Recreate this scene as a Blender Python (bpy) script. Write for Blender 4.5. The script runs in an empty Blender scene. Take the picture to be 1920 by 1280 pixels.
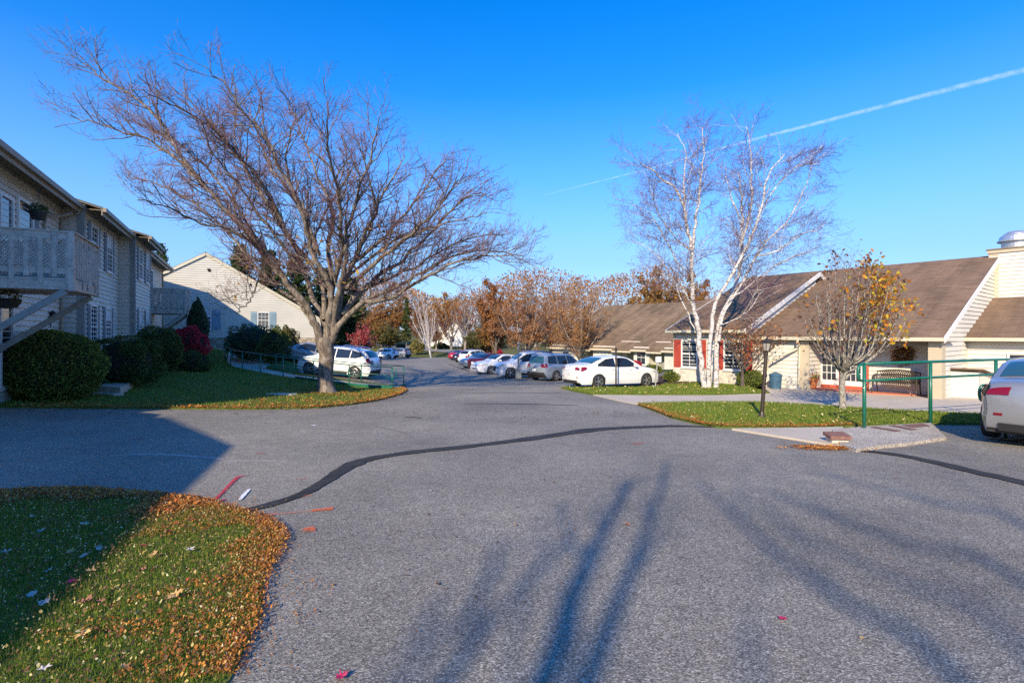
import bpy, bmesh, math, random
import numpy as np
from mathutils import Vector, Matrix
random.seed(7)
RNG = np.random.default_rng(11)
sc = bpy.context.scene
col = sc.collection
R = math.radians

# ------------------------------------------------------------------ camera, sky, sun, exposure
CAM_H, F, HOR = 1.65, 960.0, 625.0
cam_d = bpy.data.cameras.new('camera')
cam = bpy.data.objects.new('camera', cam_d)
col.objects.link(cam)
sc.camera = cam
cam.location = (0, 0, CAM_H)
cam.rotation_euler = (R(90), 0, 0)
cam_d.sensor_width = 36
cam_d.lens = 18
cam_d.shift_y = -15 / 1920
cam_d.clip_start = 0.05
cam_d.clip_end = 30000

SUN_AZ, SUN_EL = 19.5, 28.5      # the light travels towards this azimuth (right of straight ahead)
world = bpy.data.worlds.new("World")
sc.world = world
world.use_nodes = True
wn, wl = world.node_tree.nodes, world.node_tree.links
bg = wn['Background']
sky = wn.new('ShaderNodeTexSky')
sky.sky_type = 'NISHITA'
sky.sun_disc = False
sky.sun_elevation = R(SUN_EL)
sky.sun_rotation = R(180 + SUN_AZ)
sky.altitude = 200
sky.air_density = 1.15
sky.dust_density = 0.25
sky.ozone_density = 3.2
hs = wn.new('ShaderNodeHueSaturation')
hs.inputs['Saturation'].default_value = 1.29
hs.inputs['Hue'].default_value = 0.505
hs.inputs['Value'].default_value = 1.05
tint = wn.new('ShaderNodeMix'); tint.data_type = 'RGBA'; tint.blend_type = 'MULTIPLY'
tint.inputs[0].default_value = 1; tint.inputs[7].default_value = (.84, .93, 1.12, 1)
wl.new(sky.outputs[0], tint.inputs[6]); wl.new(tint.outputs[2], hs.inputs['Color'])
wtc = wn.new('ShaderNodeTexCoord'); wsp = wn.new('ShaderNodeSeparateXYZ'); wl.new(wtc.outputs['Generated'], wsp.inputs[0])
wr = wn.new('ShaderNodeValToRGB'); wl.new(wsp.outputs['Z'], wr.inputs[0])
for k_, (p_, v_) in enumerate(((0.0, .8), (.14, .66), (.28, .24), (.42, .0))):
    e_ = wr.color_ramp.elements[k_] if k_ < 2 else wr.color_ramp.elements.new(p_)
    e_.position = p_; e_.color = (v_, v_, v_, 1)
hz = wn.new('ShaderNodeMix'); hz.data_type = 'RGBA'; hz.inputs[7].default_value = (1.35, 2.35, 4.3, 1)
wl.new(wr.outputs[0], hz.inputs[0]); wl.new(hs.outputs[0], hz.inputs[6]); wl.new(hz.outputs[2], bg.inputs['Color'])
bg.inputs['Strength'].default_value = 0.15
sun_d = bpy.data.lights.new('sun', 'SUN')
sun = bpy.data.objects.new('sun', sun_d)
col.objects.link(sun)
sun_d.energy = 4.2
sun_d.angle = R(0.55)
sun_d.color = (1.0, 0.84, 0.60)
tv = Vector((math.sin(R(SUN_AZ)) * math.cos(R(SUN_EL)), math.cos(R(SUN_AZ)) * math.cos(R(SUN_EL)), -math.sin(R(SUN_EL))))
sun.rotation_euler = tv.to_track_quat('-Z', 'Y').to_euler()
sun.location = (-20, -50, 40)
sc.view_settings.view_transform = 'Standard'
sc.view_settings.look = 'None'
sc.view_settings.exposure = 0.68
sc.view_settings.gamma = 1
sc.cycles.max_bounces = 5
sc.cycles.transparent_max_bounces = 12
sc.cycles.use_denoising = False

# ------------------------------------------------------------------ ground shape and pixel helpers
def ss(t):
    t = np.clip(t, 0, 1)
    return t * t * (3 - 2 * t)

def G(x, y):
    x = np.asarray(x, float); y = np.asarray(y, float)
    yy = np.maximum(y, 0)
    b = -.0365 * np.minimum(yy, 40) - .022 * np.clip(yy - 40, 0, 48)
    b = b + .062 * np.clip(yy - 92, 0, 28) + .028 * np.clip(yy - 120, 0, 120)
    r = .085 * np.clip(-x - 6, 0, 15.3) * (.45 + .55 * ss((yy - 14) / 8)) * (1 - ss((yy - 48) / 30))
    wr = ss((x - 6.5) / 3) * (1 - ss((yy - 33) / 8))
    b = b * (1 - wr) + np.maximum(b, -.7) * wr
    r = r + .62 * ss((yy - 28.5) / 6) * ss((-x - 12.5) / 4) * (1 - ss((yy - 41) / 8))
    return b + r + .035 * np.clip(-x - 22, 0, 60) * ss((yy - 92) / 25)

def gz(x, y):
    return float(G(x, y))

def ray(px, py, Y):
    return Vector(((px - 960) / F * Y, Y, CAM_H + (HOR - py) / F * Y))

def gp(px, py):
    Y = 1584.0 / max(py - 660, 4)
    for _ in range(80):
        z = gz((px - 960) / F * Y, Y)
        Y = .5 * Y + .5 * (CAM_H - z) * F / (py - HOR)
    return ((px - 960) / F * Y, Y)

# ------------------------------------------------------------------ object helpers
PM = {}
def tag(o, label=None, cat=None, group=None, kind=None):
    if label: o['label'] = label
    if cat: o['category'] = cat
    if group: o['group'] = group
    if kind: o['kind'] = kind
    return o

def thing(name, loc, label, cat, rz=0, group=None):
    o = bpy.data.objects.new(name, None)
    o.empty_display_size = .3
    col.objects.link(o)
    o.location = loc
    o.rotation_euler = (0, 0, rz)
    PM[o.name] = Matrix.Translation(Vector(loc)) @ Matrix.Rotation(rz, 4, 'Z')
    return tag(o, label, cat, group)

def copy_tree(o, parent=None):
    c = o.copy()
    col.objects.link(c)
    if parent: c.parent = parent
    for ch in [k for k in bpy.data.objects if k.parent == o]:
        copy_tree(ch, c)
    return c

class MB:
    """mesh builder: geometry is given in the thing's own frame, or in world coordinates with world=True"""
    def __init__(s, world=False):
        s.v = []; s.f = []; s.m = []; s.uv = []; s.world = world
    def add(s, vs, fs, mi=0, uv=None):
        b = len(s.v)
        s.v.extend([tuple(p) for p in vs])
        for k, f in enumerate(fs):
            s.f.append(tuple(b + i for i in f)); s.m.append(mi)
            s.uv.append(uv[k] if uv else None)
    def quad(s, pts, mi=0, uv=None):
        s.add(pts, [tuple(range(len(pts)))], mi, [uv] if uv else None)
    def obox(s, o, ax, ay, az, mi=0):
        o = Vector(o); ax = Vector(ax); ay = Vector(ay); az = Vector(az)
        p = [o, o + ax, o + ax + ay, o + ay, o + az, o + ax + az, o + ax + ay + az, o + ay + az]
        fs = [(0, 3, 2, 1), (4, 5, 6, 7), (0, 1, 5, 4), (1, 2, 6, 5), (2, 3, 7, 6), (3, 0, 4, 7)]
        if ax.cross(ay).dot(az) < 0: fs = [f[::-1] for f in fs]
        s.add(p, fs, mi)
    def box(s, c, sz, mi=0):
        s.obox((c[0] - sz[0] / 2, c[1] - sz[1] / 2, c[2] - sz[2] / 2), (sz[0], 0, 0), (0, sz[1], 0), (0, 0, sz[2]), mi)
    def bar(s, a, b, w, h=None, mi=0, up=(0, 0, 1)):
        a = Vector(a); b = Vector(b); h = h or w
        d = (b - a).normalized()
        side = d.cross(Vector(up))
        if side.length < 1e-3: side = Vector((1, 0, 0))
        side.normalize(); u = side.cross(d)
        s.obox(a - side * w / 2 - u * h / 2, side * w, b - a, u * h, mi)
    def tube(s, pts, rad, n=6, mi=0, cap=True):
        pts = [Vector(p) for p in pts]
        N = len(pts)
        if not hasattr(rad, '__len__'): rad = [rad] * N
        d = (pts[-1] - pts[0])
        ref = Vector((0, 0, 1)) if abs(d.z) < .8 * d.length else Vector((1, 0, 0))
        b = len(s.v)
        for i in range(N):
            t = pts[min(i + 1, N - 1)] - pts[max(i - 1, 0)]
            if t.length < 1e-9: t = Vector((0, 0, 1))
            t.normalize()
            x = t.cross(ref)
            if x.length < 1e-4: x = t.cross(Vector((0, 1, 0)))
            x.normalize(); y = t.cross(x)
            for k in range(n):
                a = 2 * math.pi * k / n
                q = pts[i] + (x * math.cos(a) + y * math.sin(a)) * rad[i]
                s.v.append((q.x, q.y, q.z))
        for i in range(N - 1):
            for k in range(n):
                s.f.append((b + i * n + k, b + i * n + (k + 1) % n, b + (i + 1) * n + (k + 1) % n, b + (i + 1) * n + k))
                s.m.append(mi); s.uv.append(None)
        if cap and n > 3:
            s.f.append(tuple(b + k for k in range(n))[::-1]); s.m.append(mi); s.uv.append(None)
            s.f.append(tuple(b + (N - 1) * n + k for k in range(n))); s.m.append(mi); s.uv.append(None)
    def lathe(s, c, prof, n=16, mi=0, axis='z'):
        b = len(s.v); c = Vector(c)
        for r, h in prof:
            for k in range(n):
                a = 2 * math.pi * k / n
                if axis == 'z': q = (c.x + r * math.cos(a), c.y + r * math.sin(a), c.z + h)
                else: q = (c.x + r * math.cos(a), c.y + h, c.z + r * math.sin(a))
                s.v.append(q)
        for i in range(len(prof) - 1):
            for k in range(n):
                f = (b + i * n + k, b + i * n + (k + 1) % n, b + (i + 1) * n + (k + 1) % n, b + (i + 1) * n + k)
                if axis != 'z': f = f[::-1]
                s.f.append(f); s.m.append(mi); s.uv.append(None)
    def build(s, name, mats, parent=None, smooth=False, loc=None, label=None, cat=None, group=None, kind=None):
        me = bpy.data.meshes.new(name)
        vs = s.v
        if s.world:
            if parent is not None: inv = PM[parent.name].inverted()
            elif loc is not None: inv = Matrix.Translation(-Vector(loc))
            else: inv = None
            if inv is not None:
                A = np.array(vs, float).reshape(-1, 3); Mx = np.array(inv)
                vs = (A @ Mx[:3, :3].T + Mx[:3, 3]).tolist()
        me.from_pydata(vs, [], s.f)
        if not isinstance(mats, (list, tuple)): mats = [mats]
        for m in mats: me.materials.append(m)
        if any(s.m): me.polygons.foreach_set('material_index', s.m)
        if any(u is not None for u in s.uv):
            ul = me.uv_layers.new(name='UVMap')
            fl = []
            for f, u in zip(s.f, s.uv):
                if u is None: fl += [0, 0] * len(f)
                else:
                    for q in u: fl += [q[0], q[1]]
            ul.data.foreach_set('uv', fl)
        if smooth: me.polygons.foreach_set('use_smooth', [True] * len(me.polygons))
        me.update()
        o = bpy.data.objects.new(name, me)
        col.objects.link(o)
        if parent is not None:
            o.parent = parent; PM[o.name] = PM[parent.name]
        else:
            PM[o.name] = Matrix.Identity(4)
            if loc is not None: o.location = loc; PM[o.name] = Matrix.Translation(Vector(loc))
        return tag(o, label, cat, group, kind)

def quads_mesh(name, P, mat, parent=None, k=4, loc=None, **kw):
    """P: array (n,k,3) of separate faces, local to parent or loc"""
    n = len(P)
    V = P.reshape(-1, 3).astype(np.float64).copy()
    if parent is not None: 
        Mx = np.array(PM[parent.name].inverted()); V = V @ Mx[:3, :3].T + Mx[:3, 3]
    elif loc is not None: V -= np.array(loc)
    me = bpy.data.meshes.new(name)
    me.vertices.add(n * k); me.vertices.foreach_set('co', V.ravel())
    me.loops.add(n * k); me.loops.foreach_set('vertex_index', np.arange(n * k))
    me.polygons.add(n)
    me.polygons.foreach_set('loop_start', np.arange(n) * k)
    me.polygons.foreach_set('loop_total', np.full(n, k))
    for m in (mat if isinstance(mat, (list, tuple)) else [mat]): me.materials.append(m)
    me.update(calc_edges=True); me.validate()
    o = bpy.data.objects.new(name, me)
    col.objects.link(o)
    if parent is not None: o.parent = parent; PM[o.name] = PM[parent.name]
    else:
        PM[o.name] = Matrix.Identity(4)
        if loc is not None: o.location = loc; PM[o.name] = Matrix.Translation(Vector(loc))
    return tag(o, **kw)

# ------------------------------------------------------------------ materials
def new_mat(name):
    m = bpy.data.materials.new(name); m.use_nodes = True
    return m, m.node_tree.nodes, m.node_tree.links, m.node_tree.nodes['Principled BSDF']

def N(nd, typ, **kw):
    n = nd.new(typ)
    for k, v in kw.items():
        if k in n.inputs: n.inputs[k].default_value = v
        else: setattr(n, k, v)
    return n

def ramp(nd, stops, interp='LINEAR'):
    r = nd.new('ShaderNodeValToRGB'); r.color_ramp.interpolation = interp
    e = r.color_ramp.elements
    while len(e) < len(stops): e.new(.5)
    for q, (p, c) in zip(e, stops):
        q.position = p; q.color = (*c, 1)
    return r

def paint(name, c, rough=.5, metal=0., coat=0., var=.12, scale=3., bump=0., bscale=40., spec=.5):
    m, nd, lk, b = new_mat(name)
    b.inputs['Roughness'].default_value = rough
    b.inputs['Metallic'].default_value = metal
    b.inputs['Coat Weight'].default_value = coat
    b.inputs['Coat Roughness'].default_value = .06
    b.inputs['Specular IOR Level'].default_value = spec
    tc = nd.new('ShaderNodeTexCoord')
    nz = N(nd, 'ShaderNodeTexNoise', Scale=scale, Detail=6., Roughness=.6)
    lk.new(tc.outputs['Object'], nz.inputs['Vector'])
    lo = tuple(x * (1 - var) for x in c); hi = tuple(min(1, x * (1 + var)) for x in c)
    r = ramp(nd, [(.3, lo), (.7, hi)])
    lk.new(nz.outputs['Fac'], r.inputs[0]); lk.new(r.outputs[0], b.inputs['Base Color'])
    if bump:
        n2 = N(nd, 'ShaderNodeTexNoise', Scale=bscale, Detail=5.)
        lk.new(tc.outputs['Object'], n2.inputs['Vector'])
        bp = N(nd, 'ShaderNodeBump', Strength=bump, Distance=.02)
        lk.new(n2.outputs['Fac'], bp.inputs['Height']); lk.new(bp.outputs[0], b.inputs['Normal'])
    return m

def leafmat(name, stops, trans=.35, rough=.6, objvar=0.0):
    m, nd, lk, b = new_mat(name)
    g = nd.new('ShaderNodeNewGeometry')
    r = ramp(nd, stops)
    lk.new(g.outputs['Random Per Island'], r.inputs[0])
    colr = r.outputs[0]
    if objvar:
        oi = nd.new('ShaderNodeObjectInfo')
        h = nd.new('ShaderNodeHueSaturation')
        mr = N(nd, 'ShaderNodeMapRange'); mr.inputs['To Min'].default_value = .5 - objvar; mr.inputs['To Max'].default_value = .5 + objvar
        lk.new(oi.outputs['Random'], mr.inputs[0]); lk.new(mr.outputs[0], h.inputs['Hue']); lk.new(colr, h.inputs['Color'])
        m2 = N(nd, 'ShaderNodeMapRange'); m2.inputs['To Min'].default_value = .75; m2.inputs['To Max'].default_value = 1.2
        mm = N(nd, 'ShaderNodeMath', operation='FRACT'); mt = N(nd, 'ShaderNodeMath', operation='MULTIPLY'); mt.inputs[1].default_value = 7.3
        lk.new(oi.outputs['Random'], mt.inputs[0]); lk.new(mt.outputs[0], mm.inputs[0]); lk.new(mm.outputs[0], m2.inputs[0]); lk.new(m2.outputs[0], h.inputs['Value'])
        colr = h.outputs[0]
    lk.new(colr, b.inputs['Base Color'])
    b.inputs['Roughness'].default_value = rough
    b.inputs['Specular IOR Level'].default_value = .25
    t = nd.new('ShaderNodeBsdfTranslucent'); lk.new(colr, t.inputs['Color'])
    mx = nd.new('ShaderNodeMixShader'); mx.inputs[0].default_value = trans
    lk.new(b.outputs[0], mx.inputs[1]); lk.new(t.outputs[0], mx.inputs[2])
    lk.new(mx.outputs[0], nd['Material Output'].inputs['Surface'])
    return m

def asphalt_mat():
    m, nd, lk, b = new_mat('asphalt')
    tc = nd.new('ShaderNodeTexCoord')
    big = N(nd, 'ShaderNodeTexNoise', Scale=.35, Detail=4.); lk.new(tc.outputs['Object'], big.inputs['Vector'])
    mid = N(nd, 'ShaderNodeTexNoise', Scale=3.5, Detail=8., Roughness=.7); lk.new(tc.outputs['Object'], mid.inputs['Vector'])
    vo = N(nd, 'ShaderNodeTexVoronoi', Scale=105.); lk.new(tc.outputs['Object'], vo.inputs['Vector'])
    fine = N(nd, 'ShaderNodeTexNoise', Scale=62., Detail=4., Roughness=.75); lk.new(tc.outputs['Object'], fine.inputs['Vector'])
    sep = nd.new('ShaderNodeSeparateColor'); lk.new(vo.outputs['Color'], sep.inputs[0])
    st = ramp(nd, [(0., (.05, .046, .04)), (.4, (.20, .181, .148)), (.8, (.36, .328, .268)), (1., (.66, .61, .52))])
    lk.new(sep.outputs[0], st.inputs[0])
    f2 = ramp(nd, [(.34, (.06, .056, .052)), (.5, (.24, .219, .18)), (.68, (.52, .475, .40))]); lk.new(fine.outputs['Fac'], f2.inputs[0])
    mx = N(nd, 'ShaderNodeMix', data_type='RGBA'); mx.inputs[0].default_value = .38
    lk.new(st.outputs[0], mx.inputs[6]); lk.new(f2.outputs[0], mx.inputs[7])
    mr = ramp(nd, [(.3, (.76, .76, .77)), (.5, (1, 1, 1)), (.7, (1.2, 1.18, 1.16))]); lk.new(big.outputs['Fac'], mr.inputs[0])
    mm = N(nd, 'ShaderNodeMix', data_type='RGBA', blend_type='MULTIPLY'); mm.inputs[0].default_value = 1
    lk.new(mx.outputs[2], mm.inputs[6]); lk.new(mr.outputs[0], mm.inputs[7])
    m3 = ramp(nd, [(.32, (.87, .87, .88)), (.66, (1.1, 1.09, 1.07))]); lk.new(mid.outputs['Fac'], m3.inputs[0])
    m4 = N(nd, 'ShaderNodeMix', data_type='RGBA', blend_type='MULTIPLY'); m4.inputs[0].default_value = 1
    lk.new(mm.outputs[2], m4.inputs[6]); lk.new(m3.outputs[0], m4.inputs[7])
    # reddish leaf dust in patches
    n5 = N(nd, 'ShaderNodeTexNoise', Scale=1.1, Detail=7., Roughness=.75); lk.new(tc.outputs['Object'], n5.inputs['Vector'])
    r5 = ramp(nd, [(.5, (0, 0, 0)), (.68, (.6, .6, .6))]); lk.new(n5.outputs['Fac'], r5.inputs[0])
    n6 = N(nd, 'ShaderNodeTexNoise', Scale=22., Detail=5., Roughness=.8); lk.new(tc.outputs['Object'], n6.inputs['Vector'])
    r6 = ramp(nd, [(.53, (0, 0, 0)), (.62, (1, 1, 1))]); lk.new(n6.outputs['Fac'], r6.inputs[0])
    mu = N(nd, 'ShaderNodeMix', data_type='RGBA', blend_type='MULTIPLY'); mu.inputs[0].default_value = 1
    lk.new(r5.outputs[0], mu.inputs[6]); lk.new(r6.outputs[0], mu.inputs[7])
    m7 = N(nd, 'ShaderNodeMix', data_type='RGBA'); lk.new(mu.outputs[2], m7.inputs[0])
    lk.new(m4.outputs[2], m7.inputs[6]); m7.inputs[7].default_value = (.24, .13, .08, 1)
    lk.new(m7.outputs[2], b.inputs['Base Color'])
    b.inputs['Roughness'].default_value = .82
    b.inputs['Specular IOR Level'].default_value = .3
    bp = N(nd, 'ShaderNodeBump', Strength=.55, Distance=.006); lk.new(vo.outputs['Distance'], bp.inputs['Height'])
    bp2 = N(nd, 'ShaderNodeBump', Strength=.5, Distance=.01); lk.new(fine.outputs['Fac'], bp2.inputs['Height']); lk.new(bp.outputs[0], bp2.inputs['Normal'])
    lk.new(bp2.outputs[0], b.inputs['Normal'])
    return m

def ground_mat(name, stops1, stops2, s1=1.2, s2=60., bump=.6, rough=.95):
    m, nd, lk, b = new_mat(name)
    tc = nd.new('ShaderNodeTexCoord')
    a = N(nd, 'ShaderNodeTexNoise', Scale=s1, Detail=6., Roughness=.65); lk.new(tc.outputs['Object'], a.inputs['Vector'])
    c = N(nd, 'ShaderNodeTexNoise', Scale=s2, Detail=4., Roughness=.7); lk.new(tc.outputs['Object'], c.inputs['Vector'])
    r1 = ramp(nd, stops1); r2 = ramp(nd, stops2)
    lk.new(a.outputs['Fac'], r1.inputs[0]); lk.new(c.outputs['Fac'], r2.inputs[0])
    mx = N(nd, 'ShaderNodeMix', data_type='RGBA', blend_type='MULTIPLY'); mx.inputs[0].default_value = 1
    lk.new(r1.outputs[0], mx.inputs[6]); lk.new(r2.outputs[0], mx.inputs[7])
    lk.new(mx.outputs[2], b.inputs['Base Color'])
    b.inputs['Roughness'].default_value = rough; b.inputs['Specular IOR Level'].default_value = .2
    bp = N(nd, 'ShaderNodeBump', Strength=bump, Distance=.03); lk.new(c.outputs['Fac'], bp.inputs['Height']); lk.new(bp.outputs[0], b.inputs['Normal'])
    return m

def shingle_mat(name, c1, c2, stain=.75, row=.14):
    m, nd, lk, b = new_mat(name)
    uv = nd.new('ShaderNodeUVMap')
    br = N(nd, 'ShaderNodeTexBrick', Scale=1.)
    br.inputs['Color1'].default_value = (*c1, 1); br.inputs['Color2'].default_value = (*c2, 1)
    br.inputs['Mortar'].default_value = (*[x * .7 for x in c1], 1)
    br.inputs['Mortar Size'].default_value = .012; br.inputs['Brick Width'].default_value = .9; br.inputs['Row Height'].default_value = row
    lk.new(uv.outputs[0], br.inputs['Vector'])
    mp = N(nd, 'ShaderNodeMapping'); mp.inputs['Scale'].default_value = (1.1, .25, 1); lk.new(uv.outputs[0], mp.inputs[0])
    n1 = N(nd, 'ShaderNodeTexNoise', Scale=1.2, Detail=6., Roughness=.65); lk.new(mp.outputs[0], n1.inputs['Vector'])
    r1 = ramp(nd, [(.35, (stain,) * 3), (.65, (1.12, 1.1, 1.08))]); lk.new(n1.outputs['Fac'], r1.inputs[0])
    mp2 = N(nd, 'ShaderNodeMapping'); mp2.inputs['Scale'].default_value = (.22, 1.6, 1); lk.new(uv.outputs[0], mp2.inputs[0])
    n2 = N(nd, 'ShaderNodeTexNoise', Scale=6., Detail=5., Roughness=.8); lk.new(mp2.outputs[0], n2.inputs['Vector'])
    r2 = ramp(nd, [(.35, (.66, .66, .67)), (.65, (1.25, 1.24, 1.22))]); lk.new(n2.outputs['Fac'], r2.inputs[0])
    a = N(nd, 'ShaderNodeMix', data_type='RGBA', blend_type='MULTIPLY'); a.inputs[0].default_value = 1
    lk.new(br.outputs[0], a.inputs[6]); lk.new(r1.outputs[0], a.inputs[7])
    c = N(nd, 'ShaderNodeMix', data_type='RGBA', blend_type='MULTIPLY'); c.inputs[0].default_value = 1
    lk.new(a.outputs[2], c.inputs[6]); lk.new(r2.outputs[0], c.inputs[7])
    lk.new(c.outputs[2], b.inputs['Base Color'])
    b.inputs['Roughness'].default_value = .93; b.inputs['Specular IOR Level'].default_value = .2
    bp = N(nd, 'ShaderNodeBump', Strength=.6, Distance=.02); lk.new(br.outputs['Fac'], bp.inputs['Height']); bp.invert = True
    lk.new(bp.outputs[0], b.inputs['Normal'])
    return m

def stone_mat(name, cs, scale=6.):
    m, nd, lk, b = new_mat(name)
    tc = nd.new('ShaderNodeTexCoord')
    vo = N(nd, 'ShaderNodeTexVoronoi', Scale=scale); lk.new(tc.outputs['Object'], vo.inputs['Vector'])
    sp = nd.new('ShaderNodeSeparateColor'); lk.new(vo.outputs['Color'], sp.inputs[0])
    r = ramp(nd, cs); lk.new(sp.outputs[0], r.inputs[0])
    lk.new(r.outputs[0], b.inputs['Base Color']); b.inputs['Roughness'].default_value = .9
    bp = N(nd, 'ShaderNodeBump', Strength=.6, Distance=.02); lk.new(vo.outputs['Distance'], bp.inputs['Height']); lk.new(bp.outputs[0], b.inputs['Normal'])
    return m

def bark_mat(name, stops, scale=8., stretch=.35, bump=.7):
    m, nd, lk, b = new_mat(name)
    tc = nd.new('ShaderNodeTexCoord')
    mp = N(nd, 'ShaderNodeMapping'); mp.inputs['Scale'].default_value = (1, 1, stretch); lk.new(tc.outputs['Object'], mp.inputs[0])
    n1 = N(nd, 'ShaderNodeTexNoise', Scale=scale, Detail=8., Roughness=.7, Distortion=.6); lk.new(mp.outputs[0], n1.inputs['Vector'])
    r = ramp(nd, stops); lk.new(n1.outputs['Fac'], r.inputs[0]); lk.new(r.outputs[0], b.inputs['Base Color'])
    b.inputs['Roughness'].default_value = .9; b.inputs['Specular IOR Level'].default_value = .2
    bp = N(nd, 'ShaderNodeBump', Strength=bump, Distance=.05); lk.new(n1.outputs['Fac'], bp.inputs['Height']); lk.new(bp.outputs[0], b.inputs['Normal'])
    return m

def glass_mat(name, c=(.02, .025, .03), rough=.04):
    m, nd, lk, b = new_mat(name)
    b.inputs['Base Color'].default_value = (*c, 1); b.inputs['Roughness'].default_value = rough
    b.inputs['Specular IOR Level'].default_value = .8
    return m

MT = {}
MT['asphalt'] = asphalt_mat()
MT['seal'] = ground_mat('crack_sealer', [(.3, (.028, .027, .027)), (.7, (.06, .058, .056))], [(.35, (.6, .6, .6)), (.65, (1.6, 1.6, 1.6))], 3, 90, .4, .75)
MT['turf'] = ground_mat('lawn_turf', [(.3, (.085, .13, .022)), (.55, (.14, .175, .035)), (.75, (.24, .21, .06))], [(.3, (.45, .45, .45)), (.7, (1.35, 1.35, 1.3))], .9, 30, 1.)
MT['field'] = ground_mat('meadow', [(.3, (.07, .10, .025)), (.55, (.13, .13, .04)), (.75, (.2, .14, .06))], [(.3, (.6, .6, .6)), (.7, (1.3, 1.3, 1.3))], .15, 3, 1.)
MT['concrete'] = ground_mat('concrete', [(.3, (.50, .43, .335)), (.7, (.63, .545, .44))], [(.3, (.86, .86, .86)), (.7, (1.12, 1.12, 1.12))], 1.5, 45, .25, .85)
MT['aggregate'] = ground_mat('exposed_aggregate', [(.3, (.46, .40, .33)), (.7, (.62, .55, .47))], [(.38, (.55, .55, .55)), (.6, (1.3, 1.3, 1.28))], 2, 28, 1., .9)
MT['brickred'] = ground_mat('red_patio_paint', [(.3, (.5, .17, .11)), (.7, (.6, .22, .15))], [(.3, (.85, .85, .85)), (.7, (1.1, 1.1, 1.1))], 2, 30, .3, .8)
MT['road'] = ground_mat('old_road', [(.3, (.2, .2, .2)), (.7, (.28, .28, .28))], [(.3, (.9, .9, .9)), (.7, (1.1, 1.1, 1.1))], .5, 5, .2)
MT['mulch'] = ground_mat('mulch', [(.3, (.05, .032, .022)), (.7, (.11, .07, .045))], [(.3, (.5, .5, .5)), (.7, (1.4, 1.4, 1.4))], 2, 35, 1.)
MT['vinyl'] = paint('cream_vinyl_siding', (.68, .645, .555), .55, var=.07, scale=.8)
MT['vinyl_grey'] = paint('tan_vinyl_siding', (.66, .62, .53), .6, var=.07, scale=.8)
MT['vinyl_pale'] = paint('pale_vinyl_siding', (.56, .535, .46), .55, var=.06, scale=.8)
MT['trim'] = paint('cream_trim', (.60, .54, .40), .5, var=.06)
MT['tanpost'] = paint('tan_corner_board', (.52, .44, .31), .55, var=.06)
MT['white'] = paint('white_trim', (.78, .77, .73), .5, var=.05)
MT['deck'] = paint('weathered_deck_wood', (.50, .45, .385), .8, var=.25, scale=7, bump=.3)
MT['greywood'] = paint('grey_painted_wood', (.30, .30, .27), .7, var=.15, scale=5)
MT['gutter'] = paint('brown_gutter', (.33, .27, .19), .5, var=.1)
MT['soffit'] = paint('brown_soffit', (.22, .17, .10), .7, var=.1)
MT['shingle'] = shingle_mat('brown_shingle', (.235, .155, .10), (.275, .185, .125), .72)
MT['shingle_far'] = shingle_mat('weathered_shingle', (.24, .17, .105), (.30, .215, .14), .55)
MT['shingle_grey'] = shingle_mat('grey_shingle', (.18, .17, .15), (.25, .23, .2))
MT['glass'] = glass_mat('window_glass', (.03, .04, .055))
MT['carglass'] = glass_mat('car_glass', (.015, .02, .025), .03)
MT['carglass_blue'] = glass_mat('car_glass_blue', (.03, .09, .12), .03)
MT['blind'] = paint('window_blind', (.6, .62, .62), .6, var=.08)
MT['blueshut'] = paint('slate_blue_shutter', (.13, .17, .20), .6)
MT['ltblueshut'] = paint('pale_blue_shutter', (.22, .33, .40), .6)
MT['redshut'] = paint('red_shutter', (.42, .06, .035), .6)
MT['redpaint'] = paint('red_door_paint', (.50, .115, .065), .55)
MT['black'] = paint('black_metal', (.018, .018, .018), .5)
MT['iron'] = paint('bronze_iron', (.06, .045, .035), .45, metal=.4)
MT['lampglass'] = glass_mat('frosted_lamp_glass', (.35, .33, .28), .3)
MT['green'] = paint('green_rail_paint', (.008, .13, .08), .38, var=.15, coat=.3)
MT['steel'] = paint('galvanised_steel', (.66, .66, .66), .42, metal=.75, var=.08)
MT['terracotta'] = paint('terracotta', (.62, .20, .06), .75)
MT['bluebin'] = paint('blue_plastic', (.05, .12, .19), .45)
MT['stone'] = stone_mat('tan_stone_facing', [(0, (.24, .19, .13)), (.5, (.33, .27, .2)), (1, (.42, .35, .27))], 5)
MT['palestone'] = stone_mat('pale_stone_facing', [(0, (.5, .45, .36)), (.5, (.62, .57, .47)), (1, (.7, .66, .56))], 7)
MT['block'] = paint('red_brown_brick', (.22, .11, .085), .85, var=.3, scale=20, bump=.5)
MT['tyre'] = paint('tyre_rubber', (.02, .02, .021), .8)
MT['rim'] = paint('alloy_wheel', (.55, .56, .58), .3, metal=.85)
MT['darkplastic'] = paint('dark_plastic', (.025, .025, .027), .6)
MT['chrome'] = paint('chrome', (.75, .76, .78), .12, metal=1.)
MT['taillight'] = glass_mat('tail_light_red', (.2, .004, .01), .12)
MT['headlight'] = glass_mat('headlight_clear', (.5, .53, .56), .08)
MT['plate'] = paint('licence_plate', (.65, .68, .72), .4)
MT['bark'] = bark_mat('grey_brown_bark', [(.3, (.05, .037, .03)), (.44, (.13, .102, .08)), (.56, (.25, .21, .17)), (.72, (.40, .365, .31))], 9)
MT['twig'] = paint('purple_brown_twig', (.15, .072, .07), .8, var=.35, scale=1.2)
MT['birch'] = bark_mat('white_birch_bark', [(.40, (.07, .055, .05)), (.46, (.45, .4, .36)), (.53, (.66, .63, .6)), (.8, (.80, .77, .74))], 6., 3.5, .2)
MT['birchtwig'] = paint('birch_twig', (.15, .075, .10), .8, var=.3, scale=1.)
MT['peartwig'] = paint('pear_twig', (.17, .12, .095), .8, var=.3, scale=3.)
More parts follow.
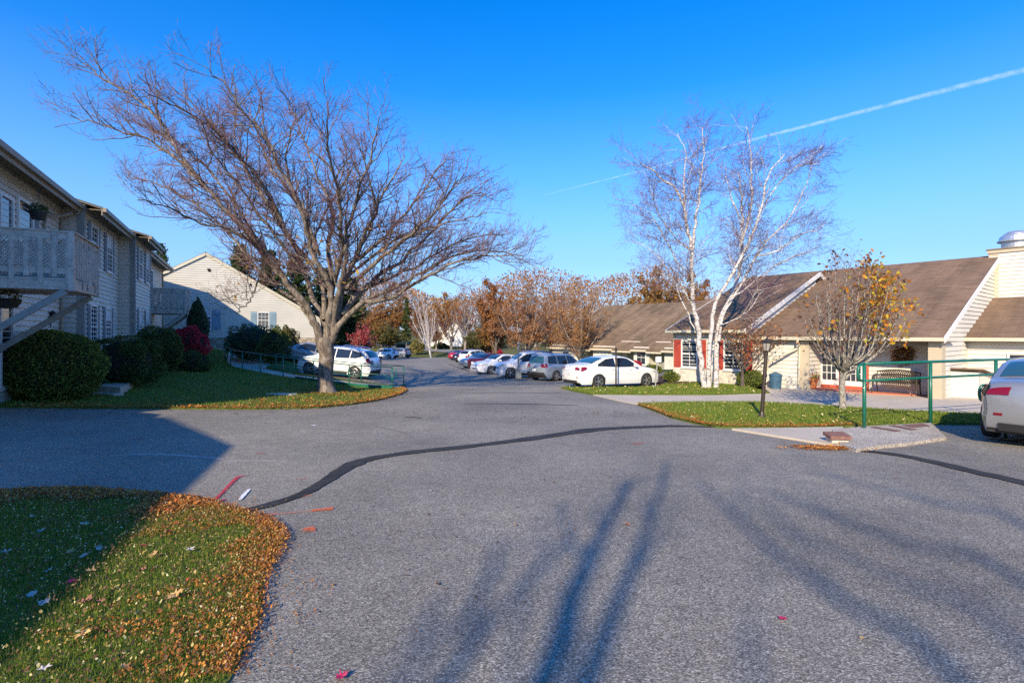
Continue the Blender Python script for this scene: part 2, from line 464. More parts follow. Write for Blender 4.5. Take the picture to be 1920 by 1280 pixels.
MT['pearbark'] = bark_mat('pale_speckled_bark', [(.4, (.10, .085, .07)), (.5, (.33, .3, .25)), (.65, (.5, .46, .4))], 14., .8)
MT['darkbark'] = bark_mat('dark_bark', [(.35, (.07, .055, .045)), (.65, (.2, .165, .135))], 6)
MT['greybark'] = bark_mat('pale_grey_bark', [(.35, (.16, .13, .11)), (.65, (.42, .37, .32))], 6)
MT['boxleaf'] = leafmat('boxwood_leaf', [(0, (.05, .08, .015)), (.5, (.11, .16, .028)), (.85, (.23, .26, .045)), (1, (.38, .36, .07))], .3)
MT['hedgeleaf'] = leafmat('dark_hedge_leaf', [(0, (.035, .06, .016)), (.6, (.08, .13, .03)), (1, (.18, .22, .05))], .25)
MT['junileaf'] = leafmat('juniper_leaf', [(0, (.03, .06, .03)), (.6, (.065, .11, .05)), (1, (.14, .18, .08))], .2)
MT['redleaf'] = leafmat('burning_bush_leaf', [(0, (.3, .012, .03)), (.5, (.6, .03, .06)), (1, (.75, .09, .13))], .4)
MT['goldshrub'] = leafmat('golden_shrub_leaf', [(0, (.16, .15, .04)), (.6, (.3, .26, .08)), (1, (.42, .34, .12))], .3)
MT['pine'] = leafmat('pine_needles', [(0, (.02, .045, .012)), (.6, (.05, .09, .02)), (1, (.13, .15, .035))], .2, objvar=.01)
MT['autumn'] = leafmat('rust_leaves', [(0, (.14, .06, .025)), (.35, (.29, .11, .04)), (.7, (.44, .18, .055)), (1, (.52, .32, .1))], .35, objvar=.015)
MT['autumn2'] = leafmat('gold_brown_leaves', [(0, (.12, .07, .03)), (.4, (.26, .14, .04)), (.8, (.42, .24, .06)), (1, (.5, .36, .1))], .35, objvar=.012)
MT['autumn3'] = leafmat('brown_twig_leaves', [(0, (.17, .095, .06)), (.4, (.31, .155, .08)), (.8, (.43, .20, .085)), (1, (.55, .30, .09))], .3, objvar=.012)
MT['olive'] = leafmat('olive_leaves', [(0, (.06, .07, .02)), (.5, (.13, .13, .04)), (1, (.26, .2, .06))], .3, objvar=.012)
MT['redmaple'] = leafmat('red_maple_leaf', [(0, (.3, .03, .04)), (.5, (.5, .08, .08)), (1, (.62, .2, .17))], .4)
MT['pearleaf'] = leafmat('pear_leaf', [(0, (.2, .08, .03)), (.25, (.55, .19, .02)), (.55, (.72, .31, .02)), (.8, (.70, .50, .04)), (1, (.42, .44, .06))], .4)
MT['pearbrown'] = leafmat('pear_leaf_brown', [(0, (.13, .07, .045)), (.6, (.27, .13, .065)), (1, (.48, .2, .06))], .3)
MT['grassblade'] = leafmat('grass_blade', [(0, (.07, .14, .016)), (.45, (.15, .24, .026)), (.8, (.26, .32, .045)), (1, (.42, .35, .11))], .35)
MT['litter'] = leafmat('fallen_leaf_litter', [(0, (.2, .07, .02)), (.35, (.42, .14, .03)), (.7, (.62, .25, .04)), (.9, (.7, .45, .14)), (1, (.45, .05, .04))], .25)
MT['litter_dull'] = leafmat('brown_leaf_litter', [(0, (.09, .045, .025)), (.5, (.2, .10, .05)), (1, (.32, .18, .09))], .2)
MT['litter_yellow'] = leafmat('pale_fallen_leaf', [(0, (.4, .26, .06)), (.6, (.62, .5, .16)), (1, (.75, .68, .45))], .25)
# ------------------------------------------------------------------ ground sheets
def densify(poly, d):
    out = []
    for i, a in enumerate(poly):
        b = poly[(i + 1) % len(poly)]
        n = max(1, int(math.hypot(b[0] - a[0], b[1] - a[1]) / d))
        for k in range(n): out.append((a[0] + (b[0] - a[0]) * k / n, a[1] + (b[1] - a[1]) * k / n))
    return out

def smooth_line(pts, n=6):
    P = [Vector(p) for p in pts]; out = []
    for i in range(len(P) - 1):
        p0 = P[max(i - 1, 0)]; p1 = P[i]; p2 = P[i + 1]; p3 = P[min(i + 2, len(P) - 1)]
        for k in range(n):
            t = k / n
            out.append(.5 * ((2 * p1) + (-p0 + p2) * t + (2 * p0 - 5 * p1 + 4 * p2 - p3) * t * t + (-p0 + 3 * p1 - 3 * p2 + p3) * t ** 3))
    out.append(P[-1])
    return out

def sheet(name, poly, mat, off, step=1., skirt=0., ragged=0., kind='structure', zf=None, label=None, cat=None, group=None, parent=None, cuts=None):
    bm = bmesh.new()
    if ragged:
        poly = densify(poly, .12)
        ph = [random.uniform(0, 6) for _ in range(4)]
        q = []
        for i, p in enumerate(poly):
            t = i * .12
            r = ragged * (.5 * math.sin(t * 2.1 + ph[0]) + .35 * math.sin(t * 5.3 + ph[1]) + .3 * math.sin(t * 11 + ph[2])) + random.uniform(-.25, .25) * ragged
            a = poly[i - 1]; b = poly[(i + 1) % len(poly)]
            dx, dy = b[0] - a[0], b[1] - a[1]; L = math.hypot(dx, dy) or 1
            q.append((p[0] + dy / L * r, p[1] - dx / L * r))
        poly = q
    vs = [bm.verts.new((p[0], p[1], 0)) for p in poly]
    f = bm.faces.new(vs)
    if f.normal.z < 0 or sum(poly[i][0] * poly[(i + 1) % len(poly)][1] - poly[(i + 1) % len(poly)][0] * poly[i][1] for i in range(len(poly))) < 0:
        bmesh.ops.reverse_faces(bm, faces=[f])
    bmesh.ops.triangulate(bm, faces=bm.faces[:])
    xs = [p[0] for p in poly]; ys = [p[1] for p in poly]
    def lines(lo, hi, s):
        k = math.floor(lo / s) + 1
        while k * s < hi:
            yield k * s; k += 1
    for x in lines(min(xs), max(xs), step):
        bmesh.ops.bisect_plane(bm, geom=bm.verts[:] + bm.edges[:] + bm.faces[:], plane_co=(x, 0, 0), plane_no=(1, 0, 0))
    for y in (cuts if cuts else lines(min(ys), max(ys), step)):
        bmesh.ops.bisect_plane(bm, geom=bm.verts[:] + bm.edges[:] + bm.faces[:], plane_co=(0, y, 0), plane_no=(0, 1, 0))
    bmesh.ops.remove_doubles(bm, verts=bm.verts[:], dist=1e-4)
    for v in bm.verts: v.co.z = (zf or gz)(v.co.x, v.co.y) + off
    if skirt:
        be = [e for e in bm.edges if len(e.link_faces) == 1]
        r = bmesh.ops.extrude_edge_only(bm, edges=be)
        for v in [g for g in r['geom'] if isinstance(g, bmesh.types.BMVert)]: v.co.z -= skirt
    bm.normal_update()
    me = bpy.data.meshes.new(name); bm.to_mesh(me); bm.free()
    me.materials.append(mat)
    o = bpy.data.objects.new(name, me); col.objects.link(o)
    if parent is not None: o.parent = parent
    PM[o.name] = Matrix.Identity(4)
    return tag(o, label, cat, group, kind)

# terrain to the horizon
def grid_axis(vals):
    out = []
    for a, b, s in vals:
        n = max(1, round((b - a) / s))
        out += [a + (b - a) * i / n for i in range(n)]
    out.append(vals[-1][1])
    return out
gx = grid_axis([(-4000, -400, 400), (-400, -60, 20), (-60, 40, 1.), (40, 400, 20), (400, 4000, 400)])
gy = grid_axis([(-2000, -60, 200), (-60, -20, 5), (-20, 140, 1.), (140, 400, 10), (400, 6000, 400)])
XX, YY = np.meshgrid(gx, gy)
ZZ = G(XX, YY) - .10
me = bpy.data.meshes.new('ground')
nx, ny = len(gx), len(gy)
idx = np.arange(nx * ny).reshape(ny, nx)
fc = np.stack([idx[:-1, :-1], idx[:-1, 1:], idx[1:, 1:], idx[1:, :-1]], -1).reshape(-1, 4)
me.from_pydata(np.stack([XX, YY, ZZ], -1).reshape(-1, 3).tolist(), [], fc.tolist())
me.polygons.foreach_set('use_smooth', [True] * len(me.polygons))
me.materials.append(MT['field'])
g_o = bpy.data.objects.new('ground', me); col.objects.link(g_o); tag(g_o, kind='structure')

sheet('parking_lot', [(-40, -20), (45, -20), (45, 13.4), (9.5, 13.4), (9.5, 30), (7.5, 42), (3.5, 55), (-1, 70), (-6, 88.5), (-20, 89), (-34, 86), (-33, 70), (-24, 52), (-15, 40), (-13, 30), (-12, 26), (-12.5, 20), (-13, 16.5), (-40, 16.5)],
      MT['asphalt'], 0., 1.)

GP = lambda L: [gp(*p) for p in L]
# lawn with the big tree on it
lawn_left_edge = GP([(20, 765), (180, 766), (330, 767), (480, 768), (600, 765), (660, 759), (710, 751), (748, 741), (763, 733), (755, 727.5)])
rampn = [(-5.2, 22.6), (-6.9, 22.9), (-8.6, 23.6), (-10.2, 24.3), (-11.8, 25.3), (-13.3, 26.5), (-15.1, 28.0), (-16.8, 30.2), (-18.0, 32.5), (-19.8, 36)]
rampf = [(-5.2, 24.3), (-7.2, 24.6), (-9.4, 25.3), (-11.2, 26.2), (-12.4, 27.3), (-13.6, 28.4), (-14.3, 29.8), (-14.9, 32), (-15.6, 34.5), (-16.8, 37.5)]
lawn_left = [(-45, 13.9)] + lawn_left_edge + rampn + [(-28, 40), (-45, 40)]
sheet('lawn_by_tree', lawn_left, MT['turf'], .045, 1., .1, .0)
ramp_poly = rampn + rampf[::-1]
sheet('ramp_walk', ramp_poly, MT['concrete'], .06, 1., .12)
yard = rampf + [(-17, 38), (-26, 42), (-26, 60), (-20, 46), (-15.2, 36), (-12.2, 29.5), (-10.5, 27.5), (-7, 26.0)]
sheet('yard_lawn', rampf + [(-17, 40.5), (-13.8, 38), (-12.6, 30), (-11.4, 27.8), (-7, 25.6), (-5.2, 25.2)], MT['turf'], .045, 1., .1)
# near grass corner
corner = GP([(0, 925), (60, 921), (150, 921), (250, 929), (345, 936), (400, 945), (450, 958), (490, 972), (520, 990), (534, 1010), (520, 1040), (498, 1075), (488, 1110), (490, 1150), (470, 1190), (450, 1230), (425, 1275)])
corner = [(-14, corner[0][1] + .35)] + corner + [(-1.35, 1.9), (-1.2, -4), (-14, -4)]
sheet('corner_grass', corner, MT['turf'], .012, .5, .05, ragged=.03)
# right hand lawns and walks
strip2_near = GP([(1196, 760), (1230, 772), (1262, 785), (1300, 794), (1342, 802), (1420, 804), (1500, 804), (1620, 800), (1744, 796), (1840, 797)]) + [(16.5, 12.9), (26, 12.2)]
strip2_far = GP([(1196, 758.5), (1300, 756), (1420, 756), (1520, 761), (1600, 767), (1700, 773), (1836, 779)]) + [(26, 15.2)]
sheet('lawn_strip', strip2_near + strip2_far[::-1], MT['turf'], .05, 1., .1)
walk_far = GP([(1112, 741), (1200, 742), (1340, 742), (1445, 738.5)]) + [(11.9, 20.6)]
walk_far2 = [(12.3, 21.0)]
# one pavement from the lot to the porch
sheet('pavement', GP([(1112, 741), (1155, 751)]) + strip2_far + [(26, 17), (18, 20), (16.6, 22), (13.6, 26), (11.5, 23.9)] + GP([(1445, 738.5), (1340, 742), (1200, 742)]), MT['concrete'], .03, 1., .1)
lawn1 = GP([(1052, 728), (1075, 734), (1112, 741), (1200, 742), (1340, 742), (1445, 738.5)]) + [(10.3, 24.3), (8.2, 26.8), (7.1, 24.3)] + GP([(1180, 728), (1110, 727)])
sheet('lawn_by_birch', lawn1, MT['turf'], .05, 1., .1)
sheet('mulch_bed', [(7.2, 25.2), (8.0, 24.2), (9.6, 23.9), (11.2, 22.8), (12, 23.5), (9.7, 27.2), (7.6, 29.5), (6.9, 28)], MT['mulch'], .085, .5, .12)
sheet('wing_lawn', [(9.5, 24), (7.2, 27.5), (7.4, 34), (7.5, 42), (3.5, 55), (20, 60), (40, 40), (30, 20), (20, 20)], MT['turf'], -.02, 2.)
sheet('curb_walk', GP([(1372, 806), (1500, 804.5), (1580, 803), (1600, 843), (1545, 834), (1470, 822), (1415, 813)]), MT['concrete'], .04, .5, .1)
agg = GP([(1560, 810), (1618, 804), (1745, 797), (1774, 825), (1700, 836), (1650, 841), (1605, 848), (1575, 838)])
sheet('aggregate_slab', agg, MT['aggregate'], .06, .5, .2)
for q in ([(1630, 806), (1640, 805), (1690, 813), (1680, 815)], [(1665, 803), (1678, 802), (1722, 811), (1708, 812)], [(1690, 802), (1730, 799), (1745, 804), (1712, 807)]):
    sheet('brick_inlay', GP(q), MT['block'], .068, .5)
sheet('porch_floor', [(13.05, 20.35), (14.3, 19.2), (15.5, 18.7), (17.8, 20.6), (14.9, 24.1), (12.0, 22.2)], MT['brickred'], .075, .5, .08, zf=lambda x, y: -.7)
sheet('far_road', [(-60, 150), (-42, 131), (-20, 112), (-4, 98), (6, 93), (14, 92), (14, 89), (4, 90), (-6, 94), (-24, 108), (-46, 126), (-66, 144)], MT['road'], .03, 2.)

# sealed cracks and paint marks
def ribbon(name, pts, w, mat, off, **kw):
    P = smooth_line([(p[0], p[1], 0) for p in pts], 5)
    if not hasattr(w, '__len__'): w = [w] * len(pts)
    L = []; Rr = []
    for i, p in enumerate(P):
        t = P[min(i + 1, len(P) - 1)] - P[max(i - 1, 0)]; t.normalize()
        k = i / 5; a = int(min(k, len(w) - 1)); b = min(a + 1, len(w) - 1); ww = w[a] + (w[b] - w[a]) * (k - a)
        ww *= random.uniform(.85, 1.15)
        n = Vector((-t.y, t.x, 0)) * ww / 2
        L.append((p.x + n.x, p.y + n.y)); Rr.append((p.x - n.x, p.y - n.y))
    return sheet(name, L + Rr[::-1], mat, off, .5, ragged=(.022 if name == 'crack_sealer' and max(w) > .15 else 0), **kw)

cr = GP([(430, 963), (500, 948), (570, 925), (620, 897), (660, 872), (700, 859), (780, 847), (880, 837), (1000, 822), (1110, 806), (1200, 801), (1270, 799), (1345, 801)])
ribbon('crack_sealer', cr, [.10, .17, .17, .2, .27, .22, .24, .27, .32, .36, .3, .22, .08], MT['seal'], .012)
cr2 = GP([(1603, 845), (1660, 850), (1740, 864), (1830, 885), (1960, 915)])
ribbon('crack_sealer', cr2, [.12, .2, .24, .25, .25], MT['seal'], .012)
for a, b, w in (((856, 737), (1052, 737), .10), ((868, 757), (1085, 760), .09), ((900, 718), (1060, 724), .12), ((758, 783), (790, 784), .08), ((842, 683), (880, 697), .25)):
    ribbon('crack_sealer', GP([a, ((a[0] + b[0]) / 2, (a[1] + b[1]) / 2 - 1), b]), [w * .5, w, w * .6], MT['seal'], .012)
for a_ in ([(560, 800), (640, 806), (700, 800), (760, 812)], [(880, 775), (930, 783), (1010, 780)]):
    ribbon('crack', [(p[0] + random.uniform(-.02, .02), p[1] + random.uniform(-.02, .02)) for p in GP(a_)], [.006, .012, .009, .012, .005][:len(a_)], MT['seal'], .006)
SP = {}
def spraymat(name, c, dens=.5):
    m, nd, lk, b = new_mat(name)
    b.inputs['Base Color'].default_value = (*c, 1); b.inputs['Roughness'].default_value = .8
    tc = nd.new('ShaderNodeTexCoord')
    nz = N(nd, 'ShaderNodeTexNoise', Scale=70., Detail=3., Roughness=.8); lk.new(tc.outputs['Object'], nz.inputs['Vector'])
    r = ramp(nd, [(dens - .04, (1, 1, 1)), (dens + .05, (0, 0, 0))]); lk.new(nz.outputs['Fac'], r.inputs[0])
    tr = nd.new('ShaderNodeBsdfTransparent'); mx = nd.new('ShaderNodeMixShader')
    lk.new(r.outputs[0], mx.inputs[0]); lk.new(tr.outputs[0], mx.inputs[1]); lk.new(b.outputs[0], mx.inputs[2])
    lk.new(mx.outputs[0], nd['Material Output'].inputs['Surface'])
    return m
SP['red'] = spraymat('red_spray_paint', (.55, .03, .06), .55)
SP['pink'] = spraymat('faint_red_spray', (.55, .08, .09), .44)
SP['orange'] = spraymat('orange_spray_paint', (.75, .17, .06), .52)
SP['orangef'] = spraymat('faint_orange_spray', (.7, .2, .09), .46)
SP['whitep'] = spraymat('white_paint', (.8, .8, .8), .8)
SP['whitef'] = spraymat('faint_white_scratch', (.7, .7, .7), .47)
def mark(pts, w, m, nm='paint_mark'):
    if m in ('red', 'orange'): ribbon(nm, GP(pts), [k * 1.9 for k in w], SP['pink' if m == 'red' else 'orangef'], .0085)
    return ribbon(nm, GP(pts), [k * 1.15 for k in w], SP[m], .010 + random.uniform(0, .0015))
mark([(400, 940), (416, 925), (435, 905), (447, 895), (460, 893)], [.03, .03, .035, .045, .03], 'red')
mark([(395, 937), (405, 941), (424, 936)], [.03, .035, .02], 'red')
mark([(450, 938), (458, 928), (468, 918)], [.03, .04, .03], 'whitep')
mark([(470, 971), (500, 966), (560, 961), (625, 955)], [.05, .07, .04, .05], 'orangef')
mark([(470, 971), (505, 967)], [.06, .05], 'orange')
mark([(585, 958), (625, 954)], [.05, .07], 'orange')
mark([(575, 990), (583, 993), (591, 992)], [.06, .09, .06], 'orange')
mark([(566, 931), (586, 928)], [.06, .06], 'orangef')
mark([(476, 851), (498, 850)], [.09, .09], 'pink'); mark([(556, 900), (580, 896)], [.05, .05], 'pink')
mark([(1188, 834), (1206, 830)], [.14, .12], 'pink'); mark([(245, 823), (266, 824)], [.08, .08], 'pink')
mark([(425, 865), (500, 865), (545, 866)], [.03, .04, .02], 'whitef')
mark([(245, 852), (330, 854), (420, 862)], [.06, .08, .03], 'whitef')
mark([(585, 798), (592, 797)], [.09, .09], 'whitep')
mark([(430, 1206), (452, 1190)], [.05, .06], 'orange')

# ------------------------------------------------------------------ scatter: grass blades and fallen leaves
def in_poly(x, y, poly):
    c = np.zeros(len(x), bool)
    n = len(poly)
    for i in range(n):
        x1, y1 = poly[i][0], poly[i][1]; x2, y2 = poly[(i + 1) % n][0], poly[(i + 1) % n][1]
        if y1 == y2: continue
        k = ((y1 > y) != (y2 > y)) & (x < (x2 - x1) * (y - y1) / (y2 - y1) + x1)
        c ^= k
    return c

def scatter(poly, n, vis=True, ymax=60):
    xs = [p[0] for p in poly]; ys = [p[1] for p in poly]
    x0, x1, y0, y1 = min(xs), max(xs), min(ys), min(max(ys), ymax)
    X = []; Y = []; tot = 0; it = 0
    while tot < n and it < 200:
        x = RNG.uniform(x0, x1, n); y = RNG.uniform(y0, y1, n)
        k = in_poly(x, y, poly)
        if vis: k &= (np.abs(x) < y * 1.08 + .2) & (y > 1.5)
        X.append(x[k]); Y.append(y[k]); tot += k.sum(); it += 1
    return np.concatenate(X)[:n], np.concatenate(Y)[:n]

def blades(name, x, y, h, w, off, mat, label):
    n = len(x); z = G(x, y) + off
    a = RNG.uniform(0, 2 * np.pi, n); hh = h * RNG.uniform(.5, 1.3, n); ln = RNG.normal(0, .45, n) * hh; la = RNG.uniform(0, 2 * np.pi, n)
    dx, dy = np.cos(a) * w, np.sin(a) * w
    P = np.zeros((n, 3, 3))
    P[:, 0] = np.stack([x - dx, y - dy, z], -1); P[:, 1] = np.stack([x + dx, y + dy, z], -1)
    P[:, 2] = np.stack([x + np.cos(la) * ln, y + np.sin(la) * ln, z + hh], -1)
    return quads_mesh(name, P, mat, k=3, kind='stuff', label=label, cat='grass')

def litter(name, x, y, size, off, mat, label, tilt=.5, cat='fallen leaves'):
    n = len(x); z = G(x, y) + off + RNG.uniform(.0, .02, n)
    s = size * np.clip(RNG.lognormal(-.08, .33, n), .4, 1.9)
    a = RNG.uniform(0, 2 * np.pi, n)
    u = np.stack([np.cos(a), np.sin(a), RNG.normal(0, tilt, n)], -1); v = np.stack([-np.sin(a), np.cos(a), RNG.normal(0, tilt, n)], -1)
    u *= (s / np.linalg.norm(u, axis=1))[:, None] * .5; v *= (s / np.linalg.norm(v, axis=1))[:, None] * .33
    c = np.stack([x, y, z], -1); c[:, 2] += np.abs(u[:, 2]) + .003
    P = np.stack([c - u, c - .3 * u + v, c + u, c - .2 * u - v], 1)
    return quads_mesh(name, P, mat, k=4, kind='stuff', label=label, cat=cat)

x, y = scatter(corner, 75000, ymax=7)
keep = RNG.uniform(0, 1, len(x)) < np.clip(1.1 - .0 * y, .2, 1)
blades('grass', x[keep], y[keep], .034, .0026, .012, MT['grassblade'], 'short lawn grass in the near left corner beside the asphalt')
lawn_left_v = [p for p in lawn_left]
x, y = scatter([p for p in lawn_left], 60000, ymax=34); blades('grass', x, y, .07, .012, .04, MT['grassblade'], 'green lawn grass around the big bare tree')
x, y = scatter(strip2_near + strip2_far[::-1], 42000); blades('grass', x, y, .06, .008, .045, MT['grassblade'], 'lawn grass in the strip around the leaning lamp post')
x, y = scatter(lawn1, 26000); blades('grass', x, y, .06, .012, .045, MT['grassblade'], 'lawn grass in front of the white birch')

def band(line, n, wid, side=1, bias=1.6):
    L = [Vector((p[0], p[1])) for p in line]
    seg = [(L[i + 1] - L[i]).length for i in range(len(L) - 1)]; tot = sum(seg)
    xs = []; ys = []
    for _ in range(n):
        t = random.uniform(0, tot); i = 0
        while i < len(seg) - 1 and t > seg[i]: t -= seg[i]; i += 1
        d = (L[i + 1] - L[i]).normalized(); p = L[i] + d * min(t, seg[i])
        sT = sum(seg[:i]) + t; dr = max(.25, .75 + .45 * math.sin(sT * 2.3 + 1) + .35 * math.sin(sT * 5.9))
        o = (random.random() ** bias) * wid * side * dr + random.uniform(-.06, .06)
        xs.append(p.x - d.y * o); ys.append(p.y + d.x * o)
    return np.array(xs), np.array(ys)

cl = corner[1:-3]
x, y = band(corner[1:7], 9000, -.5, 1, 1.2); litter('leaf_litter', x, y, .026, .032, MT['litter'], 'reddish leaf litter along the shaded edge of the near grass', .8)
x, y = band(cl, 22000, -.75, 1, 2.1)
litter('leaf_litter', x, y, .0165, .024, MT['litter'], 'bright orange leaf litter along the edge of the near grass', .8)
x, y = band(cl, 1500, .35, 1, 2.5); litter('leaf_litter', x, y, .016, .004, MT['litter'], 'stray leaf crumbs on the asphalt beside the near grass', .2)
x, y = scatter(corner, 9000, ymax=7); litter('leaf_litter', x, y, .017, .045, MT['litter_dull'], 'small brown leaf crumbs strewn through the near grass', .9)
x, y = scatter(corner, 3500, ymax=7); litter('leaf_litter', x, y, .016, .05, MT['litter_yellow'], 'pale yellow leaves strewn through the near grass', .9)
x, y = band(lawn_left_edge, 7000, 2.0, 1, 2.4); litter('leaf_litter', x, y, .05, .05, MT['litter'], 'orange leaf litter along the curved edge of the tree lawn', .4)
tx, ty = gp(612, 737)
an = RNG.uniform(0, 6.28, 3500); rr = np.abs(RNG.normal(0, 3.2, 3500)); x = tx + np.cos(an) * rr; y = ty + np.sin(an) * rr * .8
k = in_poly(x, y, lawn_left); litter('leaf_litter', x[k], y[k], .05, .055, MT['litter'], 'orange leaves lying in a ring around the foot of the big tree', .4)
x, y = band(strip2_near[:8], 5500, .8, 1, 2.2); litter('leaf_litter', x, y, .035, .055, MT['litter'], 'orange leaf litter along the lawn strip by the lamp post', .4)
x, y = scatter(strip2_near + strip2_far[::-1], 900); litter('leaf_litter', x, y, .045, .08, MT['litter_yellow'], 'pale leaves dotted over the lawn strip', .5)
x, y = scatter(lawn1, 500); litter('leaf_litter', x, y, .08, .08, MT['litter_yellow'], 'pale leaves dotted over the birch lawn', .5)
kx, ky = gp(1553, 841); kr = RNG.normal(0, 1, (1300, 2)); x = kx + kr[:, 0] * .30 + kr[:, 1] * .05; y = ky + kr[:, 1] * .09 - kr[:, 0] * .03; litter('leaf_litter', x, y, .038, .012, MT['litter'], 'drift of orange leaves gathered below the brick block', .4)
x, y = scatter(GP([(770, 795), (1200, 800), (1300, 960), (900, 1200), (560, 1200), (640, 900)]), 420); litter('leaf_litter', x, y, .022, .004, MT['litter_dull'], 'tiny leaf crumbs scattered over the open asphalt', .15)
x, y = scatter(GP([(700, 760), (1160, 768), (1180, 780), (1000, 795), (740, 790)]), 900); litter('leaf_litter', x, y, .035, .004, MT['litter_dull'], 'leaf crumbs strewn across the asphalt beyond the sealed crack', .15)
x, y = band(lawn_left_edge, 900, -1.1, 1, 2.0); litter('leaf_litter', x, y, .05, .01, MT['litter_dull'], 'stray leaves on the asphalt beside the tree lawn', .2)

# big maple leaves lying singly
def maple_leaf(loc, size, rz, mat, label, tilt=(0, 0)):
    pts = [(0, -.5), (.08, -.16), (.34, -.3), (.3, -.1), (.52, .02), (.36, .12), (.4, .32), (.2, .26), (.12, .38), (0, .6), (-.12, .38), (-.2, .26), (-.4, .32), (-.36, .12), (-.52, .02), (-.3, -.1), (-.34, -.3), (-.08, -.16)]
    m = MB()
    vs = [(0, 0, .06)] + [(p[0], p[1], .10 + .55 * (p[0] ** 2 + p[1] ** 2) * random.uniform(-.6, 2.0)) for p in pts]
    m.add([Vector(v) * size for v in vs], [(0, i, i % len(pts) + 1) for i in range(1, len(pts) + 1)])
    m.tube([Vector((0, -.16, .02)) * size, Vector((.04, -.8, .1)) * size], [.012 * size, .01 * size], 4)
    o = m.build('maple_leaf', mat, label=label, cat='leaf', group='single maple leaves on the ground')
    o.location = loc; o.rotation_euler = (tilt[0], tilt[1], rz)
    return o
LM = {'pale': paint('dry_pale_leaf', (.5, .46, .42), .8, var=.25, scale=30), 'tan': paint('dry_tan_leaf', (.52, .33, .13), .7, var=.3, scale=30),
      'red': paint('red_leaf', (.38, .03, .04), .6, var=.3, scale=30), 'magenta': paint('magenta_leaf', (.42, .02, .09), .6, var=.3, scale=30),
      'rust': paint('rust_leaf', (.34, .14, .08), .7, var=.3, scale=30)}
for px, py, s, mname, lab in [
    (330, 1128, .13, 'tan', 'curled tan maple leaf lying alone on the sunlit near grass'),
    (160, 1143, .13, 'rust', 'dull pink brown leaf on the near grass at the edge of the shade'),
    (190, 1140, .07, 'rust', 'small rust leaf just right of the dull pink brown leaf'),
    (84, 1142, .09, 'pale', 'pale folded leaf left of the dull pink brown leaf'),
    (60, 1128, .08, 'pale', 'pale grey leaf on the shaded grass, topmost of a close pair at the far left'),
    (82, 1271, .09, 'pale', 'pale leaf at the bottom edge of the near grass'),
    (312, 1007, .11, 'red', 'bright red leaf on the grass where the shade ends'),
    (268, 1033, .07, 'red', 'dark red leaf in shade below the bright red leaf'),
    (135, 1103, .08, 'magenta', 'crimson leaf in the middle of the shaded grass'),
    (135, 1075, .09, 'rust', 'brown red leaf above the crimson leaf on the shaded grass'),
    (57, 1078, .08, 'red', 'pinkish red leaf on the shaded grass near the left edge'),
    (12, 1045, .10, 'pale', 'pale leaf at the left edge of the shaded grass'),
    (5, 1057, .07, 'red', 'red leaf touching the left edge of the picture'),
    (90, 1082, .08, 'pale', 'spiky pale leaf beside the pinkish red leaf'),
    (160, 1052, .09, 'pale', 'pale leaf in the centre of the shaded grass'),
    (185, 1038, .09, 'pale', 'pale leaf upper right of the centre of the shaded grass'),
    (78, 1005, .09, 'pale', 'spiky pale leaf in the upper shaded grass'),
    (130, 1045, .08, 'tan', 'tan leaf between the pale leaves of the shaded grass'),
    (170, 965, .09, 'pale', 'pale leaf in the brown litter band of the shade'),
    (160, 992, .10, 'pale', 'pale leaf just below the brown litter band'),
    (185, 1010, .08, 'pale', 'pale leaf under the litter band, lower of a near pair'),
    (60, 977, .08, 'pale', 'pale leaf in the litter at the upper left of the grass'),
    (357, 1040, .09, 'pale', 'cream leaf standing on edge in the sunlit orange grass'),
    (288, 1051, .10, 'tan', 'long cream leaf at the edge of the shade below the bright red leaf'),
    (268, 1080, .09, 'rust', 'brown leaf in the sunlit grass below the long cream leaf'),
    (170, 1082, .09, 'tan', 'faded tan leaf beside the brown red leaf'),
    (155, 1205, .12, 'tan', 'long faded leaf low in the green near grass'),
    (232, 1268, .07, 'tan', 'small yellow leaf at the bottom of the near grass'),
    (640, 1272, .09, 'magenta', 'crimson leaf at the bottom edge of the asphalt'),
    (1467, 1163, .07, 'magenta', 'magenta leaf lying alone on the right foreground asphalt'),
    (1176, 985, .08, 'rust', 'brown leaf on the asphalt among the branch shadows'),
    (808, 921, .04, 'pale', 'tiny white leaf on the asphalt left of the branch shadows'),
    (1616, 1200, .04, 'tan', 'tiny tan leaf at the lower right of the asphalt'),
    (1680, 898, .06, 'rust', 'rust leaf on the asphalt left of the silver saloon')]:
    X, Y = gp(px, py)
    onl = px < 540
    maple_leaf((X, Y, gz(X, Y) + (.045 if onl else .012)), s * .78, random.uniform(0, 6.28), LM[mname], lab, (random.uniform(-.3, .3), random.uniform(-.3, .3)) if onl else (0, 0))
# ------------------------------------------------------------------ buildings
def clip_z(poly, z0, z1):
    def cl(P, z, keep_above):
        out = []
        for i in range(len(P)):
            a, b = P[i], P[(i + 1) % len(P)]
            ia = (a[1] >= z) == keep_above or a[1] == z; ib = (b[1] >= z) == keep_above or b[1] == z
            if ia: out.append(a)
            if ia != ib:
                t = (z - a[1]) / (b[1] - a[1]); out.append((a[0] + (b[0] - a[0]) * t, z))
        return out
    P = cl(poly, z0, True)
    return cl(P, z1, False) if len(P) > 2 else P

